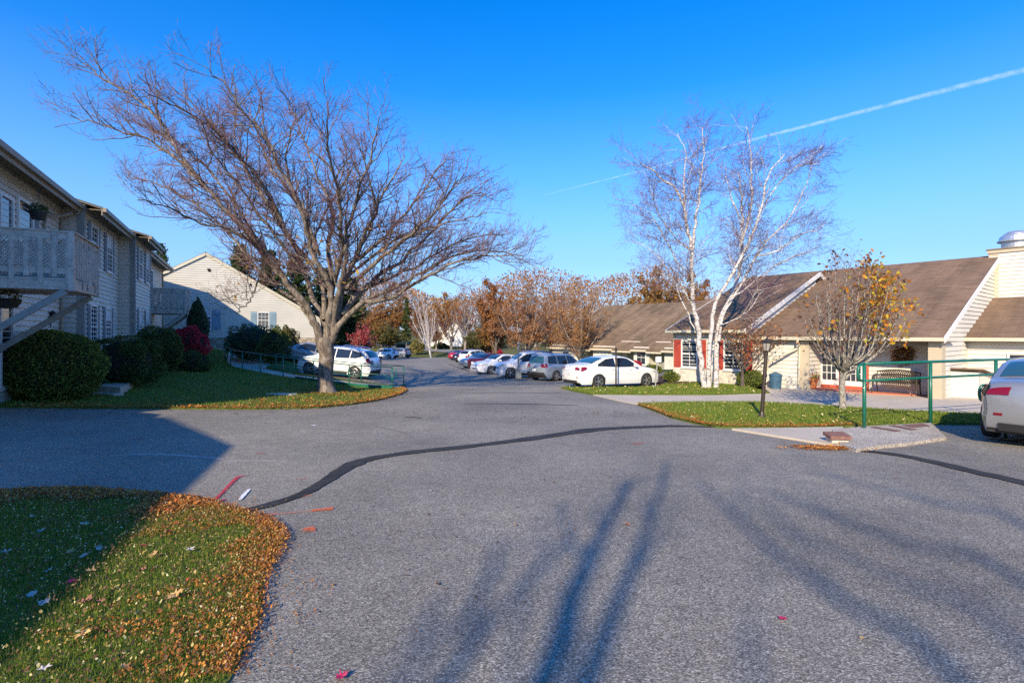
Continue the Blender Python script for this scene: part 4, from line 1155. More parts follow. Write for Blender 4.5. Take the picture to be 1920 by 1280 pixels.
# service tower with vent
tw = MB(True)
tb0, tb1, tt0, tt1 = 8.9, 11.0, .12, -3.2
siding(tw, q(tt0, tb0), -aR, -bR, [(0, 2.6), (3.3, 2.6), (3.3, 5.35), (0, 5.35)], .17, .036)
siding(tw, q(tt0, tb1), -bR, aR, [(0, 2.6), (2.1, 2.6), (2.1, 5.35), (0, 5.35)], .17, .036)
tw.quad([q(tt1, tb0, 2.6), q(tt1, tb1, 2.6), q(tt1, tb1, 5.35), q(tt1, tb0, 5.35)]); tw.quad([q(tt0, tb1, 2.6), q(tt1, tb1, 2.6), q(tt1, tb1, 5.35), q(tt0, tb1, 5.35)])
TW = tw.build('chimney', MT['vinyl'], CH)
tc_ = MB(True)
for t0 in (tt0 + .02, tt0 - 1.5, tt0 - 3.0): tc_.obox(q(t0, tb0 - .03, 2.6), -aR * .32, bR * .03, UP * 2.72)
tc_.obox(q(tt0 + .025, tb0 - .02, 2.6), aR * .02, bR * .3, UP * 2.72)
tc_.obox(q(tt0 + .08, tb0 - .08, 5.28), -aR * 3.5, bR * 2.26, UP * .14)
tc_.build('corner_board', MT['tanpost'], TW)
tc_ = MB(True); tc_.obox(q(tt0 + .12, tb0 - .12, 5.425), -aR * 3.6, bR * 2.34, UP * .05); tc_.build('cap', MT['soffit'], TW)
v = MB(True); vc = q(-.62, 9.9, 5.47)
v.lathe(vc, [(.50, 0), (.52, .33), (.66, .37), (.66, .43), (.60, .46), (.56, .62), (.46, .68), (.44, .72), (.3, .82), (.12, .86), (.001, .87)], 28)
v.build('roof_vent', MT['steel'], CH, smooth=False)
# low shed against the gable wall
sh = thing('lean_to_hatch', tuple(q(-.02, 1.5, FL)), 'low cream lean-to hatch with a sloping brown top against the gable wall', 'hatch')
hb = MB(True)
siding(hb, q(-.8, 1.3), bR, -aR, [(0, FL), (2.3, FL), (2.3, .02), (0, .32)], .125, .012)
siding(hb, q(-.02, 1.3), -aR, -bR, [(0, FL), (.78, FL), (.78, .3), (0, .3)], .125, .012)
hb.build('side', MT['vinyl'], sh)
hb = MB(True); hb.obox(q(.0, 1.15, .36), -aR * .95, bR * 2.5 - UP * .34, UP * .06); hb.build('sloping_top', MT['shingle'], sh)
# diagonal drain pipe left of the porch
dp = MB(True)
dp.tube([q(4.5, -.42, zE - .1), q(4.52, -.40, zE - .25), q(4.55, -.1, zE - .4)], .045, 8)
dp.tube([q(4.55, -.1, zE - .42), q(4.6, -.1, FL + .2)], .045, 8)
dp.tube([q(4.62, -.12, zE - .5), q(5.6, -.5, zE - 1.05), q(5.7, -.5, zE - 1.2), q(5.7, -.45, zE - 1.5)], .05, 8)
dp.build('downspout', MT['trim'], CH)

# ---- far wing
Q = Vector((12.0, 42.0, 0)); fw_ = lambda t, b, z=0.: Q + aR * t + bR * b + UP * z
FW = thing('residential_wing', (12, 42, -1.8), 'long low cream wing under a weathered brown roof behind the parked cars', 'building')
m = MB(True); ez = .42; rz_ = 4.7
for t0, t1, bo in ((-5, -.6, .0), (-.6, .9, .9), (.9, 2.5, 0), (2.5, 4.6, .9), (4.6, 7.2, 0), (7.2, 9.2, .9), (9.2, 12.8, 0)):
    siding(m, fw_(t0, bo), aR, -bR, [(0, -2.2), (t1 - t0, -2.2), (t1 - t0, ez + .1 + bo * .5), (0, ez + .1 + bo * .5)], .2, .02)
for t0 in (-.6, .9, 2.5, 4.6, 7.2, 9.2): m.quad([fw_(t0, 0, -2.2), fw_(t0, .9, -2.2), fw_(t0, .9, ez + .5), fw_(t0, 0, ez)])
siding(m, fw_(12.8, 0), bR, aR, [(0, -2.2), (16, -2.2), (16, ez), (8, rz_ - .1), (0, ez)], .2, .02)
siding(m, fw_(-5, 0), bR, -aR, [(0, -2.2), (16, -2.2), (16, ez), (8, rz_ - .1), (0, ez)], .2, .02)
m.build('wall', MT['vinyl'], FW)
r = MB(True)
roof_plane(r, [fw_(13.2, -.4, ez - .2), fw_(-5.3, -.4, ez - .2), fw_(-5.3, 8, rz_), fw_(13.2, 8, rz_)], 0, .1)
roof_plane(r, [fw_(-5.3, 16.4, ez - .2), fw_(13.2, 16.4, ez - .2), fw_(13.2, 8, rz_ - .004), fw_(-5.3, 8, rz_ - .004)], 0, .1)
r.build('roof', MT['shingle_far'], FW)
g = MB(True)
for t0, t1 in ((-5.3, -.6), (.9, 2.5), (4.6, 7.2), (9.2, 13.2)): g.obox(fw_(t0, -.52, ez - .3), aR * (t1 - t0), bR * .12, UP * .16)
for t0, t1 in ((-.6, .9), (2.5, 4.6), (7.2, 9.2)): g.obox(fw_(t0, -.48, ez - .42), aR * (t1 - t0), bR * .08, UP * .14)
g.build('gutter', MT['trim'], FW)
for t0, bo in ((.15, .9), (3.5, .9), (8.2, .9)):
    d = MB(True); d.obox(fw_(t0 - .45, bo - .05, -1.9), aR * .9, bR * .03, UP * 2.05); d.build('door', MT['greywood'], FW)
for t0 in (-2.5, 1.7, 5.9, 10.8):
    window(FW, fw_(0, 0), aR, -bR, t0, -1.0, .25, 1.0, 'glass', None, .3, (2, 2))

# ---- far white house with two front gables
WH = thing('white_house', (-15, 115, -1.0), 'small white house with twin front gables far beyond the lot', 'house')
X0 = (806 - 960) / F * 115; X1 = (868 - 960) / F * 115; g0 = gz(-15, 115)
m = MB(True)
zt_ = CAM_H + (HOR - 622) / F * 115
for xa, xb, yo in ((X0 - 1.5, X0 + 3.6, 0), (X0 + 3.6, X1, -1.2)):
    xm = (xa + xb) / 2
    siding(m, (0, 115 + yo, 0), uX, nY, [(xa, g0 - .3), (xb, g0 - .3), (xb, zt_ + .2), (xm, zt_ + 2.4), (xa, zt_ + .2)], .3, .02)
    m.quad([(xb, 115 + yo, g0 - .3), (xb, 124, g0 - .3), (xb, 124, zt_ + .2), (xb, 115 + yo, zt_ + .2)]); m.quad([(xa, 115 + yo, g0 - .3), (xa, 124, g0 - .3), (xa, 124, zt_ + .2), (xa, 115 + yo, zt_ + .2)])
m.build('wall', MT['white'], WH)
r = MB(True)
for xa, xb, yo in ((X0 - 1.5, X0 + 3.6, 0), (X0 + 3.6, X1, -1.2)):
    xm = (xa + xb) / 2
    roof_plane(r, [(xa - .3, 114.6 + yo, zt_ - .0), (xm, 114.6 + yo, zt_ + 2.6), (xm, 124, zt_ + 2.6), (xa - .3, 124, zt_)], 0, .15)
    roof_plane(r, [(xb + .3, 114.6 + yo, zt_ - .0), (xm, 114.6 + yo, zt_ + 2.596), (xm, 124, zt_ + 2.596), (xb + .3, 124, zt_)], 0, .15)
r.build('roof', paint('pinkish_grey_roof', (.3, .24, .23), .9), WH)
for xw in (X0 + 1.0, X0 + 5.2):
    window(WH, (0, 115 if xw < X0 + 3.6 else 113.8, 0), uX, nY, xw, g0 + .9, g0 + 2.2, .9, 'glass', None)
# ---- brown house far left
BH = thing('brown_house', ((642 - 960) / F * 88, 88, -1.8), 'small brown house half hidden behind the big tree trunk', 'house')
xa, xb = (600 - 960) / F * 88, (664 - 960) / F * 88; gg = gz(xa, 88)
m = MB(True); siding(m, (0, 88, 0), uX, nY, [(xa, gg - .4), (xb, gg - .4), (xb, gg + 2.3), (xa, gg + 2.3)], .25, .02)
m.quad([(xb, 88, gg - .4), (xb, 96, gg - .4), (xb, 96, gg + 2.3), (xb, 92, gg + 4.2), (xb, 88, gg + 2.3)]); m.build('wall', MT['soffit'], BH)
r = MB(True); roof_plane(r, [(xa - .4, 87.5, gg + 2.1), (xb + .4, 87.5, gg + 2.1), (xb + .4, 92, gg + 4.3), (xa - .4, 92, gg + 4.3)], 0, .15)
roof_plane(r, [(xb + .4, 96.5, gg + 2.1), (xa - .4, 96.5, gg + 2.1), (xa - .4, 92, gg + 4.296), (xb + .4, 92, gg + 4.296)], 0, .15); r.build('roof', MT['shingle_grey'], BH)
window(BH, (0, 88, 0), uX, nY, (650 - 960) / F * 88, gg + .9, gg + 2., 1.0, 'glass', None)
# ------------------------------------------------------------------ cars
PROF = {
 'sedan': dict(hl=2.43, hw=.92, belt=.95, wr=.335, wx=(-1.38, 1.42),
   top=[(-2.38, .28), (-2.43, .50), (-2.43, .78), (-2.36, .98), (-2.2, 1.07), (-1.95, 1.10), (-1.70, 1.12), (-1.35, 1.27), (-.95, 1.40), (-.55, 1.46), (-.1, 1.475), (.3, 1.44), (.62, 1.33), (1.05, 1.08), (1.25, 1.0), (1.7, .93), (2.1, .82), (2.33, .68), (2.42, .52), (2.40, .26)],
   rearw=(6, 8), frontw=(13, 11), sidew=[[(-1.42, 1.03), (-1.38, 1.12), (-.92, 1.34), (-.45, 1.395), (-.42, .99)], [(-.35, .985), (-.38, 1.398), (.05, 1.405), (.33, 1.36), (.80, 1.09), (.78, .985)]]),
 'suv': dict(hl=2.25, hw=.92, belt=1.02, wr=.36, wx=(-1.30, 1.34),
   top=[(-2.16, .36), (-2.24, .60), (-2.22, .85), (-2.12, 1.08), (-2.02, 1.18), (-1.8, 1.42), (-1.6, 1.54), (-1.2, 1.61), (-.7, 1.65), (-.2, 1.66), (.2, 1.63), (.45, 1.56), (1.05, 1.17), (1.3, 1.08), (1.75, 1.0), (2.05, .88), (2.18, .72), (2.23, .5), (2.2, .30)],
   rearw=(4, 6), frontw=(12, 11), sidew=[[(-1.72, 1.30), (-1.45, 1.47), (-1.0, 1.535), (-.95, 1.13), (-1.3, 1.14)], [(-.90, 1.12), (-.93, 1.54), (-.15, 1.57), (-.13, 1.08)], [(-.06, 1.08), (-.08, 1.57), (.22, 1.54), (.48, 1.44), (.86, 1.16), (.84, 1.07)]]),
 'wagon': dict(hl=2.2, hw=.88, belt=1.0, wr=.34, wx=(-1.28, 1.32),
   top=[(-2.12, .36), (-2.2, .55), (-2.2, .85), (-2.15, 1.05), (-2.05, 1.25), (-1.88, 1.56), (-1.72, 1.64), (-1.2, 1.68), (-.4, 1.69), (.2, 1.66), (.42, 1.58), (.95, 1.14), (1.15, 1.04), (1.75, .98), (2.0, .9), (2.15, .75), (2.18, .5), (2.16, .32)],
   rearw=(3, 5), frontw=(11, 10), sidew=[[(-1.88, 1.14), (-1.74, 1.52), (-1.15, 1.55), (-1.13, 1.08), (-1.8, 1.08)], [(-1.05, 1.07), (-1.07, 1.56), (-.28, 1.57), (-.26, 1.05)], [(-.18, 1.05), (-.2, 1.57), (.2, 1.55), (.38, 1.49), (.78, 1.13), (.76, 1.04)]]),
}
FR = [1, .985, .95, .88, .75, .5, .25, 0, -.25, -.5, -.75, -.88, -.95, -.985, -1]

def car(kind, name, loc, yaw, body_mat, label, glass='carglass', cat='car', group='parked cars', detail=1, dark_trim=False, tail_style=0, wheelcol='rim'):
    p = PROF[kind]; hl, hw, belt, wr = p['hl'], p['hw'], p['belt'], p['wr']
    t = thing(name, loc, label, cat, yaw, group)
    zt = .5
    def W(x, z):
        xn = min(1, abs(x) / hl)
        w = hw * (1 - .17 * xn ** 6 - .05 * xn ** 2)
        if z < .5: w *= 1 - .06 * ((.5 - z) / .3) ** 2
        if z > belt - .12: w -= .06 * min(1, (z - belt + .12) / .12) ** 2
        if z > belt: w -= (z - belt) * .36
        w -= .018 * math.exp(-((z - .62) / .12) ** 2)
        return w
    topz = dict()
    def pos(x, z, f):
        e = .10 * (abs(x) / hl) ** 10 * (1 if z < 1.3 else 0)
        c = (.045 if z > .95 else .03) if z > .55 else 0.
        zz = z - c * abs(f) ** 5 * (1 if abs(x) < hl * .985 else .3) + (0.012 * (1 - f * f) if z > .8 else 0)
        return Vector((x - math.copysign(1, x) * e * f * f * 1.0, f * W(x, z), zz))
    prof = smooth_line([(a, 0, b) for a, b in p['top']], 3)
    prof = [(v.x, v.z) for v in prof]
    zb = .2; ar = wr + .045
    bot = [(p['top'][-1][0] - .12, zb)]
    for wx in (p['wx'][1], p['wx'][0]):
        for k in range(0, 15):
            a = math.asin(max(-1, (zb - wr) / ar)); 
            th = a + (math.pi - 2 * a) * k / 14
            bot.append((wx + ar * math.cos(th), wr + ar * math.sin(th)))
    bot.append((p['top'][0][0] + .12, zb))
    poly = prof + bot
    bm = bmesh.new()
    vs = [bm.verts.new((a, 0, b)) for a, b in poly]
    bm.faces.new(vs); bmesh.ops.triangulate(bm, faces=bm.faces[:])
    st = .12
    def grid(bm, st):
        xs = [v.co.x for v in bm.verts]; zs = [v.co.z for v in bm.verts]
        k = math.floor(min(xs) / st) + 1
        while k * st < max(xs):
            bmesh.ops.bisect_plane(bm, geom=bm.verts[:] + bm.edges[:] + bm.faces[:], plane_co=(k * st, 0, 0), plane_no=(1, 0, 0)); k += 1
        k = math.floor(min(zs) / st) + 1
        while k * st < max(zs):
            bmesh.ops.bisect_plane(bm, geom=bm.verts[:] + bm.edges[:] + bm.faces[:], plane_co=(0, 0, k * st), plane_no=(0, 0, 1)); k += 1
        bmesh.ops.remove_doubles(bm, verts=bm.verts[:], dist=1e-4)
        bmesh.ops.dissolve_degenerate(bm, edges=bm.edges[:], dist=1e-4)
    grid(bm, st)
    bm.verts.ensure_lookup_table()
    for i, v in enumerate(bm.verts): v.index = i
    XZ = [(v.co.x, v.co.z) for v in bm.verts]
    faces = [[v.index for v in f.verts] for f in bm.faces]
    bedges = [(e.verts[0].index, e.verts[1].index) for e in bm.edges if len(e.link_faces) == 1]
    bset = sorted({i for e in bedges for i in e})
    bm.free()
    nB = len(XZ); V = []; Fc = []
    for x, z in XZ: V.append(pos(x, z, 1) if True else 0)
    for x, z in XZ: V.append(pos(x, z, -1))
    Fc += [f for f in faces] + [[i + nB for i in f][::-1] for f in faces]
    ring = {}
    for i in bset:
        x, z = XZ[i]; ids = [i]
        for f in FR[1:-1]:
            ids.append(len(V))
            if z < belt * .55 and abs(x) < hl * .95: V.append(Vector((x, f * W(x, z), z)))
            else: V.append(pos(x, z, f))
        ids.append(i + nB); ring[i] = ids
    mi = [0] * len(Fc)
    for a, b in bedges:
        A, B_ = ring[a], ring[b]
        low = max(XZ[a][1], XZ[b][1]) < belt * .75 and abs(XZ[a][0]) < hl * .97
        for k in range(len(A) - 1): Fc.append([A[k], A[k + 1], B_[k + 1], B_[k]]); mi.append(1 if low else 0)
    me = bpy.data.meshes.new('body'); me.from_pydata([tuple(v) for v in V], [], Fc)
    me.materials.append(body_mat); me.materials.append(MT['darkplastic'])
    me.polygons.foreach_set('material_index', mi)
    b2 = bmesh.new(); b2.from_mesh(me); bmesh.ops.recalc_face_normals(b2, faces=b2.faces[:])
    for f in b2.faces: f.smooth = True
    for e in b2.edges:
        if len(e.link_faces) == 2 and e.calc_face_angle(0) > R(38): e.smooth = False
    b2.to_mesh(me); b2.free()
    o = bpy.data.objects.new('body', me); col.objects.link(o); o.parent = t; PM[o.name] = PM[t.name]
    body = o
    def side_patch(nm, polyxz, mat, sides=(1, -1), off=.006, parent=t, step=.1, merge=False):
        outs = []
        acc = MB()
        for sd in sides:
            bm = bmesh.new(); bm.faces.new([bm.verts.new((a, 0, b)) for a, b in polyxz]); bmesh.ops.triangulate(bm, faces=bm.faces[:]); grid(bm, step)
            bm.verts.ensure_lookup_table()
            for i, v in enumerate(bm.verts): v.index = i
            vv = []
            for v in bm.verts:
                q = pos(v.co.x, v.co.z, sd); q.y = sd * (W(v.co.x, v.co.z) + off)
                if v.co.z > .3: q.z = v.co.z
                vv.append(q)
            ff = [[v.index for v in f.verts][:: (1 if sd < 0 else -1)] for f in bm.faces]
            bm.free()
            acc.add(vv, ff)
            if not merge:
                outs.append(acc.build(nm, mat, parent, smooth=True)); acc = MB()
        if merge: outs.append(acc.build(nm, mat, parent, smooth=True))
        return outs
    def end_patch(nm, xz0, xz1, f0, f1, mat, off=.012, parent=t, n=8, ns=4):
        m = MB(); vs = []
        d = Vector((xz1[0] - xz0[0], 0, xz1[1] - xz0[1])); nn = Vector((d.z, 0, -d.x)).normalized()
        cx = (xz0[0] + xz1[0]) / 2
        if nn.x * cx < 0 and abs(nn.x) > .3: nn = -nn
        if abs(nn.x) <= .3 and nn.z < 0: nn = -nn
        for j in range(ns + 1):
            x = xz0[0] + d.x * j / ns; z = xz0[1] + d.z * j / ns
            for i in range(n + 1):
                f = f0 + (f1 - f0) * i / n
                vs.append(pos(x, z, f) + nn * off)
        fs_ = [(j * (n + 1) + i, j * (n + 1) + i + 1, (j + 1) * (n + 1) + i + 1, (j + 1) * (n + 1) + i) for j in range(ns) for i in range(n)]
        m.add(vs, fs_)
        return m.build(nm, mat, parent, smooth=True)
    for sw in p['sidew']: side_patch('side_window', sw, MT['carglass'], off=.008)
    # window surround strip
    a, b = p['rearw']; A_, B_ = p['top'][a], p['top'][b]
    lerp = lambda P, Q_, k: (P[0] + (Q_[0] - P[0]) * k, P[1] + (Q_[1] - P[1]) * k)
    def curve_patch(nm, i0, i1, f0, f1, mat, k0=.08, k1=.92):
        lo, hi = sorted((i0, i1)); seg = prof[lo * 3: hi * 3 + 1]
        n = len(seg) - 1; seg2 = [seg[0] if k0 <= 0 else lerp(seg[0], seg[1], min(1, k0 * n))] + seg[1:-1] + [lerp(seg[-1], seg[-2], min(1, (1 - k1) * n))]
        m = MB(); vs = []; nc = 12
        for j, (x, z) in enumerate(seg2):
            x0, z0 = seg2[max(j - 1, 0)]; x1, z1 = seg2[min(j + 1, len(seg2) - 1)]
            nn = Vector((-(z1 - z0), 0, x1 - x0)).normalized()
            for i in range(nc + 1): vs.append(pos(x, z, f0 + (f1 - f0) * i / nc) + nn * .012)
        m.add(vs, [(j * (nc + 1) + i, j * (nc + 1) + i + 1, (j + 1) * (nc + 1) + i + 1, (j + 1) * (nc + 1) + i) for j in range(len(seg2) - 1) for i in range(nc)])
        return m.build(nm, mat, t, smooth=True)
    curve_patch('rear_window', a, b, -.86, .86, MT[glass])
    curve_patch('windshield', p['frontw'][1], p['frontw'][0], -.88, .88, MT[glass])
    # lights
    if kind == 'sedan':
        for sg in (1, -1):
            m = side_patch('tail_light', [(-2.38, .80), (-2.3, .99), (-2.05, 1.0), (-1.98, .93), (-2.25, .80)], MT['taillight'], (sg,), .012)[0]
            end_patch('lens', (-2.43, .84), (-2.365, .975), sg * .60, sg * 1.0, MT['taillight'], parent=m)
            end_patch('reflector', (-2.43, .50), (-2.43, .54), sg * .72, sg * .88, MT['taillight'])
            m = side_patch('headlight', [(1.9, .70), (1.75, .80), (2.05, .81), (2.28, .71), (2.33, .62)], MT['headlight'], (sg,), .012)[0]
            end_patch('lens', (2.37, .60), (2.30, .72), sg * .5, sg * 1.0, MT['headlight'], parent=m)
        end_patch('number_plate', (-2.44, .62), (-2.44, .76), -.2, .2, MT['plate'], .02)
        end_patch('rear_bumper_insert', (-2.39, .25), (-2.43, .38), -.8, .8, MT['darkplastic'], .012)
        end_patch('grille', (2.43, .40), (2.36, .62), -.45, .45, MT['darkplastic'], .012)
    else:
        for sg in (1, -1):
            tl = [(-2.2, .92), (-2.1, 1.1), (-1.98, 1.22), (-1.85, 1.12), (-1.95, .95)] if kind == 'suv' else [(-2.19, .86), (-2.14, 1.1), (-2.0, 1.1), (-2.0, .86)]
            m = side_patch('tail_light', tl, MT['taillight'], (sg,), .012)[0]
            end_patch('lens', p['top'][2], p['top'][3], sg * .62, sg * 1.0, MT['taillight'], parent=m)
            m = side_patch('headlight', [(1.7, .82), (1.65, .92), (1.95, .9), (2.12, .78), (2.15, .72)], MT['headlight'], (sg,), .012)[0]
            end_patch('lens', (2.19, .70), (2.07, .86), sg * .5, sg * 1.0, MT['headlight'], parent=m)
        end_patch('number_plate', (-2.245, .62), (-2.235, .76), -.2, .2, MT['plate'], .02)
        end_patch('grille', (2.235, .45), (2.2, .66), -.55, .55, MT['darkplastic'], .014)
        side_patch('sill_trim', [(-.88, .21), (-.88, .36), (.92, .36), (.92, .21)], MT['darkplastic'], off=.012, merge=True)
        end_patch('rear_bumper_trim', (-2.17, .37), (-2.24, .55), -.97, .97, MT['darkplastic'], .012)
        if kind != 'suv' or detail:
            rr = MB()
            for sg in (1, -1): rr.tube([(-1.5, sg * .62, 1.60 if kind == 'suv' else 1.66), (-1.3, sg * .6, 1.68 if kind == 'suv' else 1.73), (.0, sg * .6, 1.72 if kind == 'suv' else 1.74), (.2, sg * .6, 1.66)], .018, 6)
            rr.build('roof_rail', MT['darkplastic'] if kind == 'wagon' else MT['chrome'], t)
    # seams and handles
    sm = MB()
    for sg in (1, -1):
        for x in p['sidew'][-1][0][0] + .03, p['wx'][1] - wr - .18:
            pts = [Vector((x, sg * (W(x, z) + .0025), z)) for z in [.32 + .06 * k for k in range(int((belt - .3) / .06))]]
            sm.tube(pts, .004, 4, cap=False)
        pts = [Vector((x, sg * (W(x, .62) + .002), .33)) for x in (-.9, 0, .9)]
    sm.build('door_seam', MT['black'], t)
    hd = MB()
    for sg in (1, -1):
        for x in (-.62, .42): hd.box((x, sg * (W(x, .88) + .012), .86 if kind == 'sedan' else .93), (.17, .03, .03))
    hd.build('door_handle', body_mat, t)
    for sg in (1, -1):
        mm = MB(); x = p['sidew'][-1][-2][0] - .12; z = belt + .1
        mm.lathe((x, sg * (W(x, z) + .14), z), [(.001, -.1), (.07, -.09), (.085, 0), (.07, .09), (.001, .1)], 10, axis='y')
        mm.bar((x, sg * W(x, z), z - .03), (x, sg * (W(x, z) + .1), z - .01), .06, .03)
        mm.build('side_mirror', body_mat, t)
    # wheels
    first = None
    for wx in p['wx']:
        for sg in (1, -1):
            if first is None:
                w = bpy.data.objects.new('wheel', None); col.objects.link(w); w.parent = t; PM[w.name] = Matrix.Identity(4)
                y0 = 0
                ty = MB(); ty.lathe((0, 0, 0), [(wr * .68, -.105), (wr * .93, -.11), (wr, -.085), (wr * 1.005, 0), (wr, .085), (wr * .93, .11), (wr * .68, .105)], 28, axis='y')
                a_ = ty.build('tyre', MT['tyre'], None, smooth=True); a_.parent = w
                rm = MB(); rm.lathe((0, 0, 0), [(wr * .69, -.06), (wr * .69, .10), (wr * .64, .105), (wr * .62, .06)], 28, axis='y')
                rm.lathe((0, 0, 0), [(.075, .06), (.07, .10), (.03, .11), (.001, .11)], 14, axis='y')
                for k in range(5):
                    an = k * 2 * math.pi / 5
                    for da in (-.16, .16):
                        rm.bar((.05 * math.cos(an), .085, .05 * math.sin(an)), (wr * .66 * math.cos(an + da), .09, wr * .66 * math.sin(an + da)), .028, .045, 0, (0, 1, 0))
                b_ = rm.build('rim', MT[wheelcol], None); b_.parent = w
                hb = MB(); hb.lathe((0, 0, 0), [(wr * .68, .03), (.001, .03)], 24, axis='y'); hb.lathe((0, 0, 0), [(wr * .68, -.08), (.001, -.08)], 24, axis='y')
                c_ = hb.build('brake_disc', MT['darkplastic'], None); c_.parent = w
                first = w; o = w
            else: o = copy_tree(first, t)
            o.location = (wx, sg * (hw - .125), wr); o.rotation_euler = (0, random.uniform(0, 1) * 0, 0 if sg > 0 else math.pi)
    return t

CP = {k: paint('car_paint_' + k, c, r_, m_, .8, var=.02) for k, c, r_, m_ in [
    ('white', (.80, .80, .79), .35, 0.), ('silver', (.33, .335, .345), .38, .45), ('bluegrey', (.18, .235, .30), .32, .5), ('silverblue', (.34, .40, .47), .33, .45),
    ('maroon', (.07, .012, .03), .3, .2), ('navy', (.02, .025, .07), .3, .2), ('red', (.42, .012, .03), .35, .1), ('dark', (.03, .035, .04), .3, .3)]}
def put(kind, name, px, Y, yawdeg, paintk, label, **kw):
    X = (px - 960) / F * Y
    z = gz(X, Y)
    o = car(kind, name, (X, Y, z + .012), R(yawdeg), CP[paintk], label, **kw)
    if kind == 'wagon': o.scale = (1, 1, .93)
    # follow the fall of the lot
    a = R(yawdeg); e = 1.2
    dz = (gz(X + e * math.cos(a), Y + e * math.sin(a)) - gz(X - e * math.cos(a), Y - e * math.sin(a))) / (2 * e)
    o.rotation_euler = (0, -math.atan(dz), a)
    return o
put('sedan', 'sedan_car', 1146, 24.6, 27, 'white', 'white four door saloon parked side on behind the thin dark sign post', glass='carglass_blue')
put('wagon', 'wagon_car', 1049, 30.6, 45, 'silverblue', 'silver blue boxy estate car with roof rails beside the white saloon', glass='carglass_blue')
put('suv', 'suv_car', 988, 33.4, 196, 'white', 'white crossover facing out between the silver blue estate and the white hatchback nose', detail=1)
put('sedan', 'sedan_car', 940, 39.5, 212, 'white', 'white saloon facing out, mostly hidden behind the white crossover')
put('sedan', 'sedan_car', 922, 45.5, 50, 'maroon', 'dark maroon saloon between the white saloon and the blue grey car')
put('sedan', 'sedan_car', 905, 49.5, 218, 'bluegrey', 'blue grey saloon with a pale wheel in the row of parked cars')
put('suv', 'suv_car', 893, 56.5, 50, 'white', 'white hatchback behind the blue grey saloon')
put('sedan', 'sedan_car', 880, 66, 50, 'navy', 'dark blue saloon near the far end of the row')
put('sedan', 'sedan_car', 868, 74, 55, 'red', 'bright red car at the far end of the row')
put('suv', 'suv_car', 636, 28.6, 171, 'white', 'white crossover parked behind the trunk of the big tree', wheelcol='rim')
put('sedan', 'sedan_car', 574, 34.5, 197, 'silver', 'silver saloon in the shade left of the white crossover')
put('suv', 'suv_car', 722, 82, 160, 'white', 'white estate car at the far end of the lot left of the leaning birch')
put('suv', 'suv_car', 748, 88, 150, 'silver', 'silver car at the far kerb behind the white estate car')
sv = put('sedan', 'sedan_car', 1996, 10.0, 38, 'silver', 'silver saloon seen from behind at the right edge by the green rail', glass='carglass_blue')
sv.scale = (1.04, 1.04, 1.04)
put('suv', 'suv_car', 960 + 960 * (7.95 / 3.9), 3.9, 86, 'dark', 'dark crossover parked just outside the right edge, casting shade on the asphalt')

# ------------------------------------------------------------------ rails, lamps, signs, furniture
def railing(name, pts, h, label, mid=(.5,), r=.024, every=1.6, base=True, loops=(False, False), mat='green', group='green tube railings', posts=None):
    """pts: ground points (x, y, z)"""
    P = [Vector(p) for p in pts]
    t = thing(name, tuple(P[0]), label, 'railing', group=group)
    m = MB(True); m.tube([p + UP * h for p in P], r, 10); m.build('top_rail', MT[mat], t, smooth=True)
    for k in mid:
        m = MB(True); m.tube([p + UP * h * k for p in P], r * .85, 10); m.build('mid_rail', MT[mat], t, smooth=True)
    L = [0]
    for i in range(1, len(P)): L.append(L[-1] + (P[i] - P[i - 1]).length)
    def at(s):
        for i in range(1, len(P)):
            if s <= L[i] + 1e-6: return P[i - 1].lerp(P[i], (s - L[i - 1]) / max(L[i] - L[i - 1], 1e-6))
        return P[-1]
    n = max(1, round(L[-1] / every))
    for s in (posts if posts is not None else [L[-1] * i / n for i in range(n + 1)]):
        p = at(s); m = MB(True); m.tube([p - UP * .15, p + UP * (h - .005)], r * 1.15, 10); m.build('post', MT[mat], t, smooth=True)
    for e, fl in ((0, loops[0]), (-1, loops[1])):
        if fl:
            d = (P[0] - P[1] if e == 0 else P[-1] - P[-2]).normalized(); b = P[e]
            z0, z1 = h * mid[0], h; c = []
            for k in range(13):
                a = math.pi * k / 12
                c.append(b + UP * ((z0 + z1) / 2 + (z1 - z0) / 2 * math.cos(a)) + d * (.20 * math.sin(a) ** .6 if 0 < k < 12 else 0))
            m = MB(True); m.tube(c, r * .9, 8); m.build('end_loop', MT[mat], t, smooth=True)
    return t
x1, y1 = gp(1620.5, 807); x2, y2 = gp(1744.5, 797)
dv = Vector((x2 - x1, y2 - y1, 0)).normalized()
A0 = Vector((x1, y1, gz(x1, y1) + .06)); B0 = Vector((x2, y2, gz(x2, y2) + .09)); 
top = CAM_H - (682 - HOR) / F * y1
C0 = B0 + dv * 2.5; D0 = B0 + dv * 6
RL = [A0, B0, C0, D0]
hR = top - A0.z
railing('green_railing', RL, hR, 'green tube railing on tall posts in front of the clubhouse at the right', mid=(.735,), r=.032, loops=(True, False), posts=[0, (B0 - A0).length, (C0 - A0).length, (D0 - A0).length - .1])
lp = thing('rail_stub', tuple(ray(1850, 760, 9.6).to_tuple()), 'short green rail end loop beside the tail of the silver saloon', 'railing')
lp.location = (8.75, 9.75, gz(8.75, 9.75)); PM[lp.name] = Matrix.Translation(lp.location)
zt1 = CAM_H - (722 - HOR) / F * 9.75; zt0 = CAM_H - (752 - HOR) / F * 9.75
cx = (1848 - 960) / F * 9.75
m = MB(True); c = [Vector((cx + .6, 9.9, zt1))]
for k in range(13):
    a = math.pi * k / 12; c.append(Vector((cx - .12 * math.sin(a) ** .6 if 0 < k < 12 else cx, 9.75, (zt1 + zt0) / 2 + (zt1 - zt0) / 2 * math.cos(a))))
